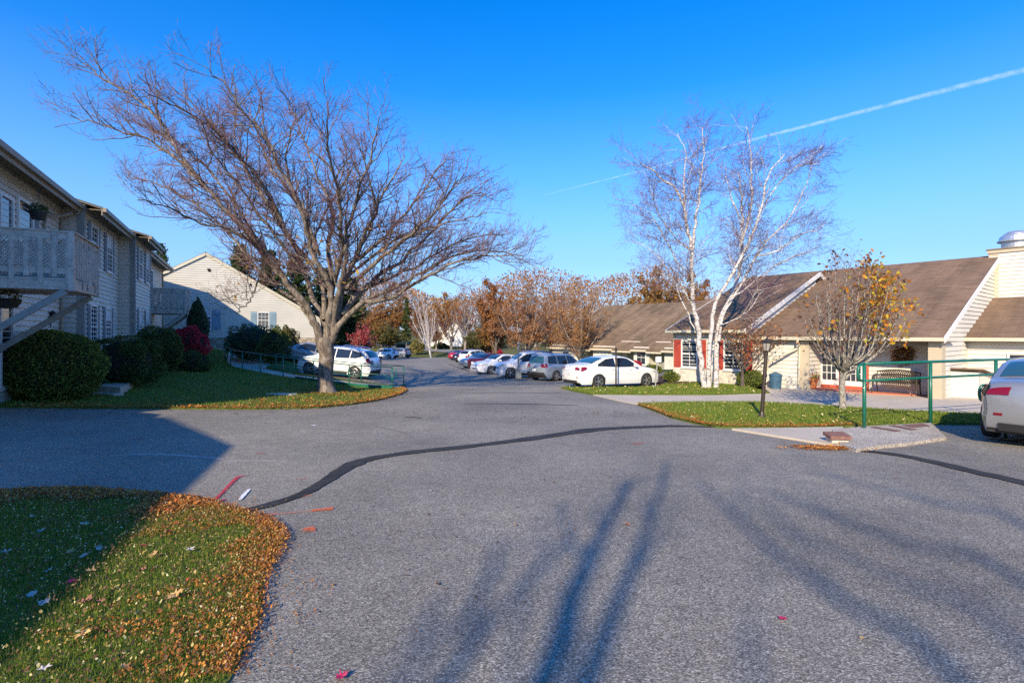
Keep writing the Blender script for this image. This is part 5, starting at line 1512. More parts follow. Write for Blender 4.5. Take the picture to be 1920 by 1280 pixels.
c.append(Vector((cx + .6, 9.9, zt0))); m.tube(c, .026, 8); m.tube([(cx + .5, 9.88, gz(9, 9.8) - .1), (cx + .5, 9.88, zt1)], .03, 8); m.build('loop', MT['green'], lp, smooth=True)
# ramp railings on the left
near = [(x - .08, y - .05, gz(x, y) + .06) for x, y in rampn]
railing('green_railing', near, .92, 'long green railing along the near side of the curving ramp', r=.022, every=2.15, loops=(True, False))
far = [(x + .05, y + .05, gz(x, y) + .06) for x, y in rampf]
railing('green_railing', far, .92, 'green railing along the far side of the curving ramp', r=.022, every=2.2)
kb = MB(True)
kl = [Vector((p[0] - .02, p[1] - .12, gz(p[0], p[1]))) for p in rampn[:4]]
for a, b in zip(kl, kl[1:]): kb.bar(a + UP * .02, b + UP * .02, .10, .30)
kb.build('ramp_kerb', MT['green'], loc=tuple(kl[0]), label='low green painted kerb wall at the foot of the ramp railing', cat='kerb')
hr = MB(True); a_ = ray(392, 632, 31.5); b_ = ray(437, 633, 31.5); c_ = ray(424, 655, 31.3); d_ = ray(405, 655, 31.3)
hr.tube([ray(392, 655, 31.8), a_ + Vector((-.1, 0, -.3)), a_, b_, b_ - UP * .25, c_ - UP * .05, c_ - UP * .6], .035, 8); hr.tube([a_ - UP * .35, ray(405, 652, 31.5), c_ - UP * .1], .03, 8)
hr.build('handrail', MT['trim'], loc=tuple(a_), label='pale bent handrail at the top of the ramp', cat='railing')

def lamp_post(loc, h, lean, label, group=None):
    t = thing('lamp_post', loc, label, 'lamp post', group=group)
    m = MB(); m.lathe((0, 0, 0), [(.09, -.1), (.09, .04), (.06, .1), (.045, .16), (.042, h - .42), (.05, h - .4), (.05, h - .36), (.035, h - .34)], 14); m.build('pole', MT['iron'], t, smooth=False)
    m = MB(); z = h - .34
    m.lathe((0, 0, z), [(.03, 0), (.07, .02), (.075, .035)], 8)
    for k in range(6):
        a = k * math.pi / 3; m.bar((.068 * math.cos(a), .068 * math.sin(a), z + .03), (.108 * math.cos(a), .108 * math.sin(a), z + .23), .012)
    m.lathe((0, 0, z), [(.125, .225), (.13, .24), (.07, .30), (.06, .32), (.03, .335), (.015, .37), (.001, .38)], 6)
    m.build('lantern', MT['iron'], t)
    m = MB(); m.lathe((0, 0, z), [(.06, .04), (.098, .225)], 6); m.build('lamp_glass', MT['lampglass'], t)
    t.rotation_euler = (0, lean, 0)
    return t
X, Y = gp(1428, 786)
lamp_post((X, Y, gz(X, Y) + .03), (786 - 636) / F * Y, R(4.0), 'black lantern lamp post leaning slightly right on the lawn strip')

# thin sign post in front of the white saloon
X, Y = gp(1155, 729); t = thing('sign_post', (X, Y, gz(X, Y)), 'thin dark post standing at the lawn edge in front of the white saloon', 'post')
m = MB(); hh = (729 - 655) / F * Y; m.tube([(0, 0, -.1), (0, 0, hh)], .035, 8); m.build('pole', MT['iron'], t, smooth=True)
m = MB(); m.box((0, 0, hh - .02), (.10, .10, .12)); m.lathe((0, 0, hh + .04), [(.06, 0), (.02, .05)], 8); m.build('head', MT['iron'], t)
X, Y = gp(1228, 728); t = thing('stake_sign', (X, Y, gz(X, Y)), 'slim weathered stake with a small pale board at the nose of the white saloon', 'sign')
m = MB(); hh = (728 - 668) / F * Y; m.bar((0, 0, -.1), (.12, 0, hh), .05); m.build('stake', MT['greywood'], t)
m = MB(); m.obox((.02, -.04, hh - .28), (.26, 0, .02), (0, .015, 0), (0, 0, .26)); m.build('board', MT['white'], t)
# bin, pot, bench, wreath, brick block
bl = q(5.3, -.6, FL); t = thing('trash_bin', tuple(bl), 'blue ribbed rubbish bin standing against the cream wall left of the porch', 'bin'); t.scale = (.82, .82, .82)
m = MB(); m.lathe((0, 0, 0), [(.001, .02), (.23, .02), (.25, .06), (.29, .68), (.30, .72)], 20)
for k in range(10):
    a = k * math.pi / 5; m.bar((.245 * math.cos(a), .245 * math.sin(a), .08), (.292 * math.cos(a), .292 * math.sin(a), .68), .02)
m.build('bin_body', MT['bluebin'], t, smooth=False)
m = MB(); m.lathe((0, 0, 0), [(.32, .70), (.32, .75), (.26, .80), (.1, .86), (.05, .87), (.04, .91), (.001, .91)], 20); m.build('lid', MT['bluebin'], t)
pl = q(4.35, .35, FL + .07); t = thing('flower_pot', tuple(pl), 'orange terracotta planter with low leafy flowers left of the red doors', 'flower pot')
m = MB(); m.lathe((0, 0, 0), [(.001, .01), (.22, .01), (.25, .04), (.31, .34), (.34, .35), (.35, .42), (.31, .42), (.29, .36), (.001, .35)], 24); m.build('pot', MT['terracotta'], t)
c = RNG.normal(0, 1, (700, 3)) * np.array([.16, .16, .07]) + np.array([0, 0, .48]) + np.array(pl)
quads_mesh('foliage', leafquads(c, .07), MT['goldshrub'], t)
c = RNG.normal(0, 1, (90, 3)) * np.array([.14, .14, .06]) + np.array([0, 0, .52]) + np.array(pl)
quads_mesh('flowers', leafquads(c, .05), MT['redleaf'], t)

def bench():
    t = thing('garden_bench', tuple(q(1.45, .72, FL + .08)), 'dark lattice metal garden bench in the porch under the wreath', 'bench', math.atan2(aR.y, aR.x) + math.pi)
    # local frame: x to the viewer's right along the wall, y away to the wall
    S = MB(); w = .68
    for k in range(27): S.bar((-w + .03 + k * (2 * w - .06) / 26, -.28, .42), (-w + .03 + k * (2 * w - .06) / 26, .18, .40), .028)
    for y_, z_ in ((-.29, .425), (-.05, .415), (.19, .405)): S.bar((-w, y_, z_), (w, y_, z_), .03)
    S.build('seat', MT['iron'], t)
    Bk = MB()
    arc = [(-w + 2 * w * k / 16, .22 + .06, .80 + .08 * math.sin(math.pi * k / 16)) for k in range(17)]
    Bk.tube(arc, .026, 6); Bk.tube([(-w, .20, .45), (w, .20, .45)], .024, 6)
    for k in range(20):
        for dx in (-1, 1):
            x0 = -w + 2 * w * (k + .5) / 20; x1 = x0 + dx * .24
            if abs(x1) <= w: Bk.bar((x0, .205, .46), (x1, .275, .80 + .08 * math.sin(math.pi * (x1 + w) / (2 * w))), .022)
    Bk.build('backrest', MT['iron'], t)
    for sx in (-1, 1):
        x = sx * w
        for lg in ([(x, -.33, 0), (x, -.30, .22), (x, -.29, .42), (x, -.27, .62)], [(x, .30, 0), (x, .20, .25), (x, .20, .45), (x, .28, .82)]):
            L = MB(); L.tube(lg, .02, 6); L.build('leg', MT['iron'], t)
        A = MB(); A.tube([(x, .25, .68), (x, .05, .70), (x, -.2, .66), (x, -.33, .60), (x, -.34, .54), (x, -.28, .53)], .018, 6)
        for k in range(5): A.tube([(x, -.2 + k * .08, .42), (x, -.16 + k * .08, .67)], .008, 4)
        A.build('armrest', MT['iron'], t)
    return t
bench()
wp = q(1.38, 1.2, .82); t = thing('wreath', tuple(wp), 'round dried wreath hanging on the porch wall above the bench', 'wreath')
an = RNG.uniform(0, 6.28, 1500); rr = .24 + RNG.normal(0, .08, 1500)
c = np.stack([rr * np.cos(an), RNG.normal(0, .04, 1500), rr * np.sin(an)], -1)
ca = np.array(aR); M3 = np.stack([ca, -np.array(bR), np.array([0, 0, 1.])])
c = c @ M3 + np.array(wp)
quads_mesh('leaves', leafquads(c[:1250], .075), MT['pearbrown'], t); quads_mesh('flowers', leafquads(c[1250:], .08), MT['litter_yellow'], t)
m = MB(True); ring = [Vector(wp) + aR * (.3 * math.cos(k * .4)) + UP * (.3 * math.sin(k * .4)) for k in range(17)]; m.tube(ring, .03, 6); m.build('ring', MT['darkbark'], t)
X, Y = gp(1566, 832); t = thing('brick_block', (X, Y, gz(X, Y)), 'red brown brick block with a tilted cap slab at the pavement end', 'block')
m = MB(); m.obox((-.12, -.10, -.05), (.28, -.03, 0), (.03, .24, 0), (0, 0, .15)); m.build('bricks', MT['palestone'], t)
m = MB(); m.obox((-.16, -.13, .103), (.34, -.05, .01), (.04, .30, .03), (0, 0, .06)); m.build('cap_slab', MT['block'], t)
X, Y = gp(520, 741); m = MB(); m.add([(x * .55 + random.uniform(-.05, .05), y * .3, .03) for x, y in ((-1, -.6), (0, -.9), (1, -.5), (1.1, .3), (.2, .8), (-.9, .6))], [(0, 1, 2, 3, 4, 5)])
m.v += [(v[0] * 1.03, v[1] * 1.03, -.06) for v in m.v]; 
for i in range(6): m.f.append((i, i + 6, (i + 1) % 6 + 6, (i + 1) % 6)); m.m.append(0); m.uv.append(None)
m.build('flat_stone', MT['concrete'], label='flat pale stone set in the lawn left of the big tree', cat='stone').location = (X, Y, gz(X, Y) + .04)
# little green downspout post by the wing and pole by the crossover
X, Y = gp(972, 714); t = thing('thin_pole', (X, Y, gz(X, Y)), 'thin weathered pole with a dark box at its foot in front of the white crossover', 'pole')
m = MB(); m.tube([(0, 0, -.1), (0, 0, (714 - 640) / F * Y)], .04, 8); m.build('pole', MT['greywood'], t, smooth=True)
m = MB(); m.box((0, 0, .42), (.32, .25, .5)); m.box((0, 0, .69), (.36, .29, .05)); m.build('utility_box', MT['greywood'], t)
# ------------------------------------------------------------------ vegetation
def rnd_perp(d):
    v = Vector((random.gauss(0, 1), random.gauss(0, 1), random.gauss(0, 1)))
    v -= d * v.dot(d)
    return v.normalized()

def branch_path(p, d, L, nseg, wander, trop):
    pts = [p.copy()]; d = d.normalized()
    for i in range(nseg):
        d = (d + rnd_perp(d) * wander + Vector((0, 0, trop))).normalized()
        pts.append(pts[-1] + d * (L / nseg))
    return pts

class TreeGen:
    def __init__(s):
        s.wood = MB(True); s.twig = MB(True); s.tips = []; s.anch = []
    def side(s, path, r0, r1, lv, P):
        """grow side branches of level lv along a path"""
        if lv >= len(P): return
        c = P[lv]
        tot = sum((path[i + 1] - path[i]).length for i in range(len(path) - 1))
        pos = c['start'] * tot + random.uniform(0, c['gap']); acc = 0; i = 0
        while pos < tot:
            while i < len(path) - 1 and acc + (path[i + 1] - path[i]).length < pos:
                acc += (path[i + 1] - path[i]).length; i += 1
            if i >= len(path) - 1: break
            seg = path[i + 1] - path[i]; k = (pos - acc) / max(seg.length, 1e-6); p = path[i] + seg * k
            fr = pos / tot; t = seg.normalized()
            a = R(random.uniform(*c['ang']))
            d = t * math.cos(a) + rnd_perp(t) * math.sin(a)
            if random.random() < c.get('upbias', .5) and d.z < 0: d.z = -d.z
            L = random.uniform(*c['len']) * (1 - c.get('taper', .45) * fr)
            rr = min((r0 + (r1 - r0) * fr) * .65, c['r']) * random.uniform(.8, 1.1)
            q_ = branch_path(p, d, L, c['seg'], c['wander'], c['trop'])
            n = len(q_); mb = s.wood if c.get('wood') else s.twig
            mb.tube(q_, [rr + (max(rr * .3, c.get('rmin', .004)) - rr) * j / (n - 1) for j in range(n)], c['n'], 0, False)
            s.side(q_, rr, rr * .3, lv + 1, P)
            if lv == len(P) - 1: s.tips.append(q_[-1])
            if lv == len(P) - 2: s.anch.append(q_[len(q_) // 2])
            pos += c['gap'] * random.uniform(.6, 1.4)

def pxpath(pts, Y0, dY, bulge=0.):
    n = len(pts); out = []
    for i, (px, py) in enumerate(pts):
        t = i / (n - 1); out.append(ray(px, py, Y0 + dY * t ** 1.2 + bulge * math.sin(math.pi * t)))
    return smooth_line(out, 4)

# the big spreading tree
tx, ty = gp(612, 737); tz = gz(tx, ty)
BT = thing('spreading_tree', (tx, ty, tz), 'large bare spreading tree with a leaning umbrella crown on the left lawn', 'tree')
g = TreeGen()
f = ray(612, 625, ty)
trunk = [Vector((tx, ty, tz - .2)), Vector((tx - .01, ty, tz + .1)), ray(610, 715, ty), ray(611, 690, ty), ray(613, 665, ty), ray(609, 645, ty), ray(608, 632, ty)]
g.wood.tube(smooth_line(trunk, 3), [.50, .46, .42, .36, .33, .31, .30, .29, .285, .28, .275, .28, .28, .29, .31, .33, .34, .34, .30][:19], 18)
LIMBS = [
 ([(600, 640), (595, 615), (579, 583), (540, 532), (506, 493), (478, 454), (427, 397), (388, 352), (337, 302), (276, 262), (191, 234), (129, 217)], .19, -2.5, 0),
 ([(388, 352), (345, 300), (310, 245), (276, 201), (222, 166), (178, 134), (135, 104)], .085, -.8, 0),
 ([(612, 640), (606, 600), (585, 555), (562, 487), (523, 409), (484, 352), (439, 285), (394, 229), (343, 172)], .17, 2.5, 0),
 ([(616, 640), (618, 590), (619, 538), (596, 499), (579, 454), (574, 408), (540, 341), (506, 274), (461, 215), (427, 165), (385, 130)], .17, -3.5, 0),
 ([(620, 640), (624, 583), (621, 527), (616, 465), (624, 397), (596, 330), (568, 260), (540, 190)], .18, 3.5, 0),
 ([(622, 635), (630, 566), (647, 499), (652, 431), (675, 352), (697, 285), (709, 223)], .14, -3.0, 0),
 ([(618, 640), (630, 611), (658, 566), (697, 527), (754, 487), (816, 425), (877, 369), (922, 367)], .17, 2.0, 0),
 ([(622, 640), (641, 600), (686, 566), (725, 560), (765, 538), (838, 499), (906, 482), (979, 476)], .15, -2.5, 0),
 ([(632, 600), (652, 510), (709, 454), (765, 397), (810, 330), (843, 285)], .13, 4.0, 0),
 ([(608, 600), (600, 520), (540, 440), (470, 330), (440, 250), (445, 165)], .12, 5.0, 0),
 ([(597, 620), (560, 570), (500, 520), (430, 440), (360, 380), (300, 345), (240, 330)], .10, 4.0, 0),
 ([(560, 560), (520, 500), (450, 440), (380, 420), (320, 390), (262, 372)], .07, -4.5, 0),
 ([(640, 590), (690, 540), (780, 500), (870, 450), (950, 440)], .11, 5.0, 0),
 ([(618, 560), (640, 470), (640, 380), (620, 300), (615, 225)], .12, -5.0, 0),
 ([(650, 540), (720, 480), (770, 440), (810, 400), (860, 340)], .10, -4.5, 0),
 ([(690, 560), (760, 530), (850, 480), (930, 470), (985, 490)], .08, 3.0, 0),
 ([(540, 440), (490, 340), (420, 260), (340, 205), (265, 165)], .08, -4.0, 0),
 ([(660, 500), (700, 400), (740, 330), (760, 290)], .09, 1.0, 0),
 ([(592, 470), (560, 380), (500, 300), (480, 225), (495, 170)], .08, 1.0, 0),
 ([(520, 500), (470, 430), (400, 330), (320, 260), (220, 200)], .075, 3.5, 0),
 ([(600, 480), (570, 400), (540, 330), (545, 260), (560, 200)], .07, -2.0, 0),
 ([(640, 540), (680, 460), (700, 390), (690, 330), (670, 260)], .07, -1.0, 0),
 ([(560, 500), (500, 420), (450, 350), (400, 290), (380, 230)], .07, -3.5, 0),
 ([(650, 520), (740, 450), (800, 430), (870, 410), (915, 400)], .06, -1.5, 0),
 ([(600, 520), (590, 440), (620, 380), (650, 320), (640, 250)], .06, 4.5, 0),
 ([(490, 510), (478, 540), (470, 560), (455, 575), (440, 590)], .03, -2.0, 0),
]
PT = [dict(start=.18, gap=.215, ang=(22, 58), len=(1.0, 2.3), taper=.4, r=.026, seg=6, wander=.2, trop=.055, n=5, wood=True, rmin=.01, upbias=.7),
      dict(start=.15, gap=.21, ang=(25, 60), len=(.5, 1.15), taper=.4, r=.013, seg=4, wander=.28, trop=.06, n=3, rmin=.006, upbias=.7),
      dict(start=.15, gap=.12, ang=(30, 65), len=(.2, .55), taper=.3, r=.009, seg=2, wander=.3, trop=.06, n=3, rmin=.005)]
for pts, r0, dY, bg_ in LIMBS:
    path = pxpath(pts, ty, dY)
    wob = [p + Vector((random.gauss(0, .035), random.gauss(0, .06), random.gauss(0, .035))) * (1 if i > 3 else 0) for i, p in enumerate(path)]
    n = len(wob); r0 *= .78
    g.wood.tube(wob, [r0 * (1 - i / (n - 1)) ** 1.15 + .014 for i in range(n)], 10 if r0 > .1 else 7, 0, False)
    g.side(wob, r0, .014, 0, PT)
g.wood.build('trunk', MT['bark'], BT, smooth=True)
g.twig.build('crown', MT['twig'], BT)
c = np.array([tuple(p) for p in random.sample(g.tips, 900)])
c = c[(np.abs(c[:, 0] - tx) < 3.5) & (c[:, 2] < 5.5)][:160]
quads_mesh('leaves', leafquads(c, .16), MT['autumn2'], BT)

# trees out of the picture behind the camera, only their shadows fall in view
sv_ = Vector((math.sin(R(SUN_AZ)), math.cos(R(SUN_AZ)), 0)); TE = math.tan(R(SUN_EL))
def shade_tree(foot, back, stems, label, seed, spread=True):
    """foot: pixel whose ground point the trunk's shadow crosses; stems: pixel polylines their shadows follow"""
    random.seed(seed)
    gx_, gy_ = gp(*foot); T = Vector((gx_, gy_, 0)) - sv_ * back
    t = thing('bare_tree', (T.x, T.y, 0), label, 'tree', group='bare trees behind the viewer'); g = TreeGen()
    P = [dict(start=.3, gap=.7, ang=(18, 45), len=(1.0, 2.6), r=.024, seg=5, wander=.12, trop=.08, n=5, wood=True), dict(start=.2, gap=.5, ang=(25, 50), len=(.5, 1.2), r=.014, seg=3, wander=.2, trop=.08, n=3)]
    for st, r0, r1 in stems:
        pts = []
        for (px, py) in st:
            x, y = gp(px, py); D = (Vector((x, y, 0)) - T).dot(sv_)
            pts.append(Vector((x, y, gz(x, y))) - sv_ * D + UP * D * TE)
        p0 = pts[0]; pts = [Vector((T.x, T.y, -.2)), Vector((T.x * .7 + p0.x * .3, T.y, p0.z * .35)), Vector((p0.x * .8 + T.x * .2, p0.y, p0.z * .75))] + pts
        path = smooth_line(pts, 4); n = len(path)
        g.wood.tube(path, [r0 + (r1 - r0) * i / (n - 1) for i in range(n)], 8, 0, False); g.side(path[8:], (r0 + r1) / 2, r1, 0, P)
    g.wood.build('trunk', MT['bark'], t, smooth=True); g.twig.build('crown', MT['twig'], t)
shade_tree((1080, 1120), 15, [([(1015, 1285), (1060, 1150), (1095, 1060), (1140, 980), (1185, 900)], .12, .04), ([(1100, 1285), (1150, 1150), (1195, 1040), (1235, 930), (1250, 870)], .10, .03), ([(1085, 1090), (1065, 1010), (1055, 940)], .04, .015)],
           'bare double stemmed tree out of view behind the camera', 3)
shade_tree((850, 1180), 18, [([(750, 1290), (790, 1190), (830, 1110)], .05, .02), ([(830, 1290), (880, 1160), (915, 1080), (935, 1020)], .07, .025)], 'slim bare tree out of view behind the camera to the left', 8)
shade_tree((1650, 1200), 21, [([(1800, 1285), (1600, 1140), (1450, 1030), (1350, 940), (1310, 900)], .06, .025), ([(1920, 1090), (1740, 1030), (1580, 975), (1420, 915)], .05, .02), ([(1920, 985), (1780, 948), (1640, 912), (1520, 885)], .055, .02), ([(1415, 1290), (1412, 1230), (1405, 1150)], .03, .015), ([(1900, 1200), (1730, 1110), (1600, 1045), (1500, 1000)], .04, .02)],
           'broad bare tree out of view behind the camera to the right', 5)
random.seed(21)

# the white birch clump
bx, by = gp(1332, 729); bz = gz(bx, by)
BI = thing('birch_tree', (bx, by, bz), 'tall white birch clump with several stems in front of the shuttered wall', 'tree')
g = TreeGen()
BL = [
 ([(1322, 733), (1317, 700), (1312, 650), (1309, 615), (1301, 576), (1299, 524), (1295, 462), (1286, 419), (1282, 388), (1262, 350), (1225, 322), (1199, 306)], .17, -1.2),
 ([(1299, 470), (1304, 420), (1310, 380), (1314, 344), (1319, 290), (1317, 240)], .085, .8),
 ([(1290, 440), (1284, 390), (1283, 331), (1286, 285), (1270, 250)], .06, 1.6),
 ([(1305, 590), (1290, 560), (1269, 532), (1240, 512)], .05, -1.2),
 ([(1300, 520), (1270, 490), (1245, 440), (1215, 400), (1180, 380)], .05, 1.5),
 ([(1342, 731), (1344, 690), (1344, 640), (1350, 600), (1368, 560), (1387, 500), (1391, 440), (1392, 400), (1390, 360), (1385, 320)], .16, 1.4),
 ([(1389, 460), (1400, 420), (1409, 384), (1409, 330), (1408, 287), (1400, 236)], .07, -1.0),
 ([(1330, 732), (1329, 680), (1333, 607), (1345, 560), (1369, 519), (1400, 462), (1426, 397), (1439, 331), (1470, 290)], .14, -1.6),
 ([(1348, 640), (1356, 594), (1385, 540), (1420, 480), (1444, 445), (1479, 410), (1514, 344), (1522, 300)], .09, 1.8),
 ([(1420, 480), (1460, 470), (1500, 440), (1535, 430)], .045, -1.4),
 ([(1350, 610), (1375, 600), (1400, 585), (1432, 545)], .035, -.8),
 ([(1366, 560), (1400, 540), (1450, 500), (1490, 480), (1530, 470)], .04, 1.0),
 ([(1296, 470), (1262, 440), (1235, 400), (1215, 350)], .045, -1.5),
 ([(1310, 630), (1290, 590), (1260, 520), (1220, 470), (1185, 450)], .04, .8),
 ([(1392, 420), (1372, 370), (1360, 330)], .045, .5),
 ([(1426, 397), (1455, 350), (1500, 310), (1540, 310)], .04, .5)]
PB = [dict(start=.18, gap=.21, ang=(25, 60), len=(.9, 2.1), taper=.3, r=.016, seg=6, wander=.16, trop=.03, n=4, rmin=.006, upbias=.6, wood=True),
      dict(start=.12, gap=.17, ang=(25, 60), len=(.4, 1.15), taper=.3, r=.010, seg=4, wander=.22, trop=-.015, n=3, rmin=.0045),
      dict(start=.1, gap=.085, ang=(25, 60), len=(.15, .5), taper=.2, r=.0075, seg=2, wander=.25, trop=-.03, n=3, rmin=.0055)]
for pts, r0, dY in BL:
    path = pxpath(pts, by, dY)
    path = [p + Vector((random.gauss(0, .02), random.gauss(0, .04), random.gauss(0, .02))) * (1 if i > 2 else 0) for i, p in enumerate(path)]
    n = len(path); r0 *= .68
    g.wood.tube(path, [r0 * (1 - .93 * i / (n - 1)) ** .85 + .006 for i in range(n)], 10, 0, False)
    g.side(path[2:] if r0 < .07 else path[12:], r0 * .6, .008, 0, PB)
g.wood.build('trunk', MT['birch'], BI, smooth=True)
g.twig.build('crown', MT['birchtwig'], BI)

# small tree holding orange and yellow leaves in front of the porch
px_, py_ = gp(1580, 770); pz = gz(px_, py_)
PT_ = thing('young_pear_tree', (px_, py_, pz), 'small round tree holding its last orange and yellow leaves in front of the porch', 'tree')
g = TreeGen()
g.wood.tube(smooth_line([Vector((px_, py_, pz - .15)), ray(1580, 750, py_), ray(1579, 725, py_), ray(1580, 700, py_)], 4), [.12, .10, .092, .09, .088, .086, .084, .082, .08, .08, .08, .08, .08], 10)
g.wood.tube(smooth_line([ray(1583, 712, py_), ray(1596, 696, py_ + .1), ray(1606, 685, py_ + .2), ray(1620, 650, py_ + .4), ray(1650, 590, py_ + .9)], 4), [.04] * 8 + [.03] * 9, 8)
for k in range(31):
    a = k * 2.4; tr_ = .15 + .85 * (k / 30.0) ** .6
    tipx = 1608 + math.cos(a) * 104 * tr_; dY = math.sin(a) * 1.35 * tr_
    tipy = 480 + 112 * (tr_ ** 2.2) + random.uniform(-16, 16)
    if tipx < 1560: tipy += 5
    path = smooth_line([ray(1580, 704 - random.uniform(0, 28), py_), ray(1580 + (tipx - 1580) * .55, 664, py_ + dY * .5), ray(1580 + (tipx - 1580) * .92, (tipy + 620) / 2 if tipy < 560 else tipy + 25, py_ + dY * .85), ray(tipx, tipy, py_ + dY)], 5)
    path = [p + rnd_perp(UP) * .012 for p in path]; n = len(path)
    g.wood.tube(path, [.032 * (1 - .85 * i / (n - 1)) for i in range(n)], 6, 0, False)
    g.side(path, .03, .008, 0, [dict(start=.3, gap=.13, ang=(25, 60), len=(.35, .8), taper=.35, r=.010, seg=4, wander=.2, trop=.09, n=3, rmin=.004, upbias=.8),
                               dict(start=.15, gap=.12, ang=(25, 60), len=(.12, .38), taper=.3, r=.0055, seg=2, wander=.25, trop=.06, n=3, rmin=.0035)])
g.wood.build('trunk', MT['pearbark'], PT_, smooth=True)
g.twig.build('crown', MT['peartwig'], PT_)
tp = np.array([tuple(p) for p in g.tips])
ppx = 960 + F * tp[:, 0] / tp[:, 1]; ppy = HOR - (tp[:, 2] - CAM_H) / tp[:, 1] * F
w = np.exp(-((ppx - 1665) / 42) ** 2 - ((ppy - 535) / 62) ** 2) * 1.0 + .5 * (ppx > 1690) + np.exp(-((ppx - 1632) / 14) ** 2 - ((ppy - 490) / 22) ** 2) * .9
sel = RNG.uniform(0, 1, len(tp)) < np.clip(w, 0, 1) * .6
cl_ = tp[sel]; c = np.repeat(cl_, 5, 0) + RNG.normal(0, .06, (len(cl_) * 5, 3))
for ux, uy in ((1512, 565), (1565, 605), (1620, 600), (1640, 620), (1572, 545), (1600, 575), (1670, 640), (1628, 645), (1700, 625), (1655, 615), (1560, 615), (1690, 600), (1700, 575), (1530, 625)):
    cc = np.array(ray(ux, uy, py_ - .8)); c = np.concatenate([c, cc + RNG.normal(0, .10, (9, 3))])
quads_mesh('leaves', leafquads(c, .105, elong=.75), MT['pearleaf'], PT_)
sel = RNG.uniform(0, 1, len(tp)) < .30 + .35 * (ppy < 525)
quads_mesh('brown_leaves', leafquads(tp[sel] + RNG.normal(0, .03, (sel.sum(), 3)), .10, elong=.7), MT['pearbrown'], PT_)

# shrubs
def shrub(name, c, rad, mat, label, n=9000, size=.05, lump=.12, group=None, box=0., core=True, cat='shrub', base_cut=-.9, cone=0.):
    """c: centre at the ground; rad: half sizes (x, y) and full height"""
    rx, ry, h = rad
    t = thing(name, c, label, cat, group=group)
    d = RNG.normal(0, 1, (n, 3)); d /= np.linalg.norm(d, axis=1)[:, None]
    if box:
        e = 1 - box * .6; d = np.sign(d) * np.abs(d) ** e; d /= (np.abs(d) ** 4).sum(1)[:, None] ** .25 * box + np.linalg.norm(d, axis=1)[:, None] * (1 - box)
    ph = RNG.uniform(0, 6.28, 6)
    lm = 1 + .05 * np.sin(d[:, 0] * 13 + ph[4]) * np.sin(d[:, 2] * 11 + ph[5]) * np.sin(d[:, 1] * 12) + (lump + .04) * (np.sin(d[:, 0] * 5 + ph[0]) * np.sin(d[:, 1] * 5 + ph[1]) + .6 * np.sin(d[:, 2] * 7 + ph[2]) * np.sin(d[:, 0] * 9 + ph[3]))
    rr = lm * (1 - np.abs(RNG.normal(0, .07, n))) + (RNG.uniform(0, 1, n) < .03) * RNG.uniform(0, .09, n)
    p = d * rr[:, None]
    p[:, 2] = np.maximum(p[:, 2], base_cut)
    if cone: p[:, :2] *= (1 - cone * np.clip((p[:, 2] + 1) / 2, 0, 1) ** 2)[:, None]
    P = p * np.array([rx, ry, h / 2]) + np.array([0, 0, h / 2]) + np.array(c)
    quads_mesh('foliage', leafquads(P, size, elong=.7), mat, t)
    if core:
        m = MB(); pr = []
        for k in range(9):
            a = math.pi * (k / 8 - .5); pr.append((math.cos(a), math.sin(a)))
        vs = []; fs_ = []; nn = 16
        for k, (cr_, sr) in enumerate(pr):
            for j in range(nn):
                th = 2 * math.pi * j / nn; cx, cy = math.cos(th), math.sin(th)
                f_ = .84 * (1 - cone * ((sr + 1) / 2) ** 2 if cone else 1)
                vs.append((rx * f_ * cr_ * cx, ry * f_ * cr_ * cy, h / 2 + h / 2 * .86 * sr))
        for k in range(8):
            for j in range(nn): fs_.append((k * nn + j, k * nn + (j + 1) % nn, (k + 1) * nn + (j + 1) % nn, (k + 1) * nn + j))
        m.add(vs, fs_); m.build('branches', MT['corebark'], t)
    return t
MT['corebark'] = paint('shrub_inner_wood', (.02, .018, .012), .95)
def shrub_px(name, x0, x1, ytop, ybase, Y, mat, label, deep=.8, **kw):
    X0, X1 = (x0 - 960) / F * Y, (x1 - 960) / F * Y; zt = CAM_H + (HOR - ytop) / F * Y; zb = CAM_H + (HOR - ybase) / F * Y
    return shrub(name, ((X0 + X1) / 2, Y, zb), ((X1 - X0) / 2, (X1 - X0) / 2 * deep, zt - zb), mat, label, **kw)
shrub_px('round_bush', 5, 186, 618, 760, 14.4, MT['boxleaf'], 'big round clipped bush below the near balcony', deep=.72, n=26000, size=.055, lump=.05)
shrub_px('hedge_bush', 176, 292, 632, 724, 17.6, MT['hedgeleaf'], 'dark boxy hedge right of the big round bush', deep=.55, n=15000, size=.055, box=.7)
shrub_px('hedge_bush', 252, 342, 614, 700, 20.5, MT['hedgeleaf'], 'taller rounded hedge between the dark boxy hedge and the crimson bush', deep=.7, n=14000, size=.06)
shrub_px('burning_bush', 320, 388, 612, 682, 24.5, MT['redleaf'], 'crimson burning bush near the top of the ramp', n=8000, size=.07)
shrub_px('groundcover_bush', 330, 392, 658, 706, 23.5, MT['hedgeleaf'], 'low dark bush under the crimson bush', n=5000, size=.06)
shrub_px('arborvitae', 350, 392, 560, 655, 32, MT['junileaf'], 'tall narrow dark evergreen beside the far balcony', n=7000, size=.09, cone=.5, lump=.04)
shrub_px('juniper_bush', 424, 520, 611, 676, 31, MT['junileaf'], 'wide dark spreading evergreen in front of the gable house', n=9000, size=.09, lump=.2)
shrub_px('juniper_bush', 485, 545, 616, 684, 29, MT['hedgeleaf'], 'bright green evergreen in front of the wide dark evergreen', n=7000, size=.08, lump=.2, cone=.3)
shrub_px('juniper_bush', 520, 558, 614, 668, 34, MT['olive'], 'pale green bush at the right end of the evergreens by the gable house', n=3500, size=.1, lump=.2)
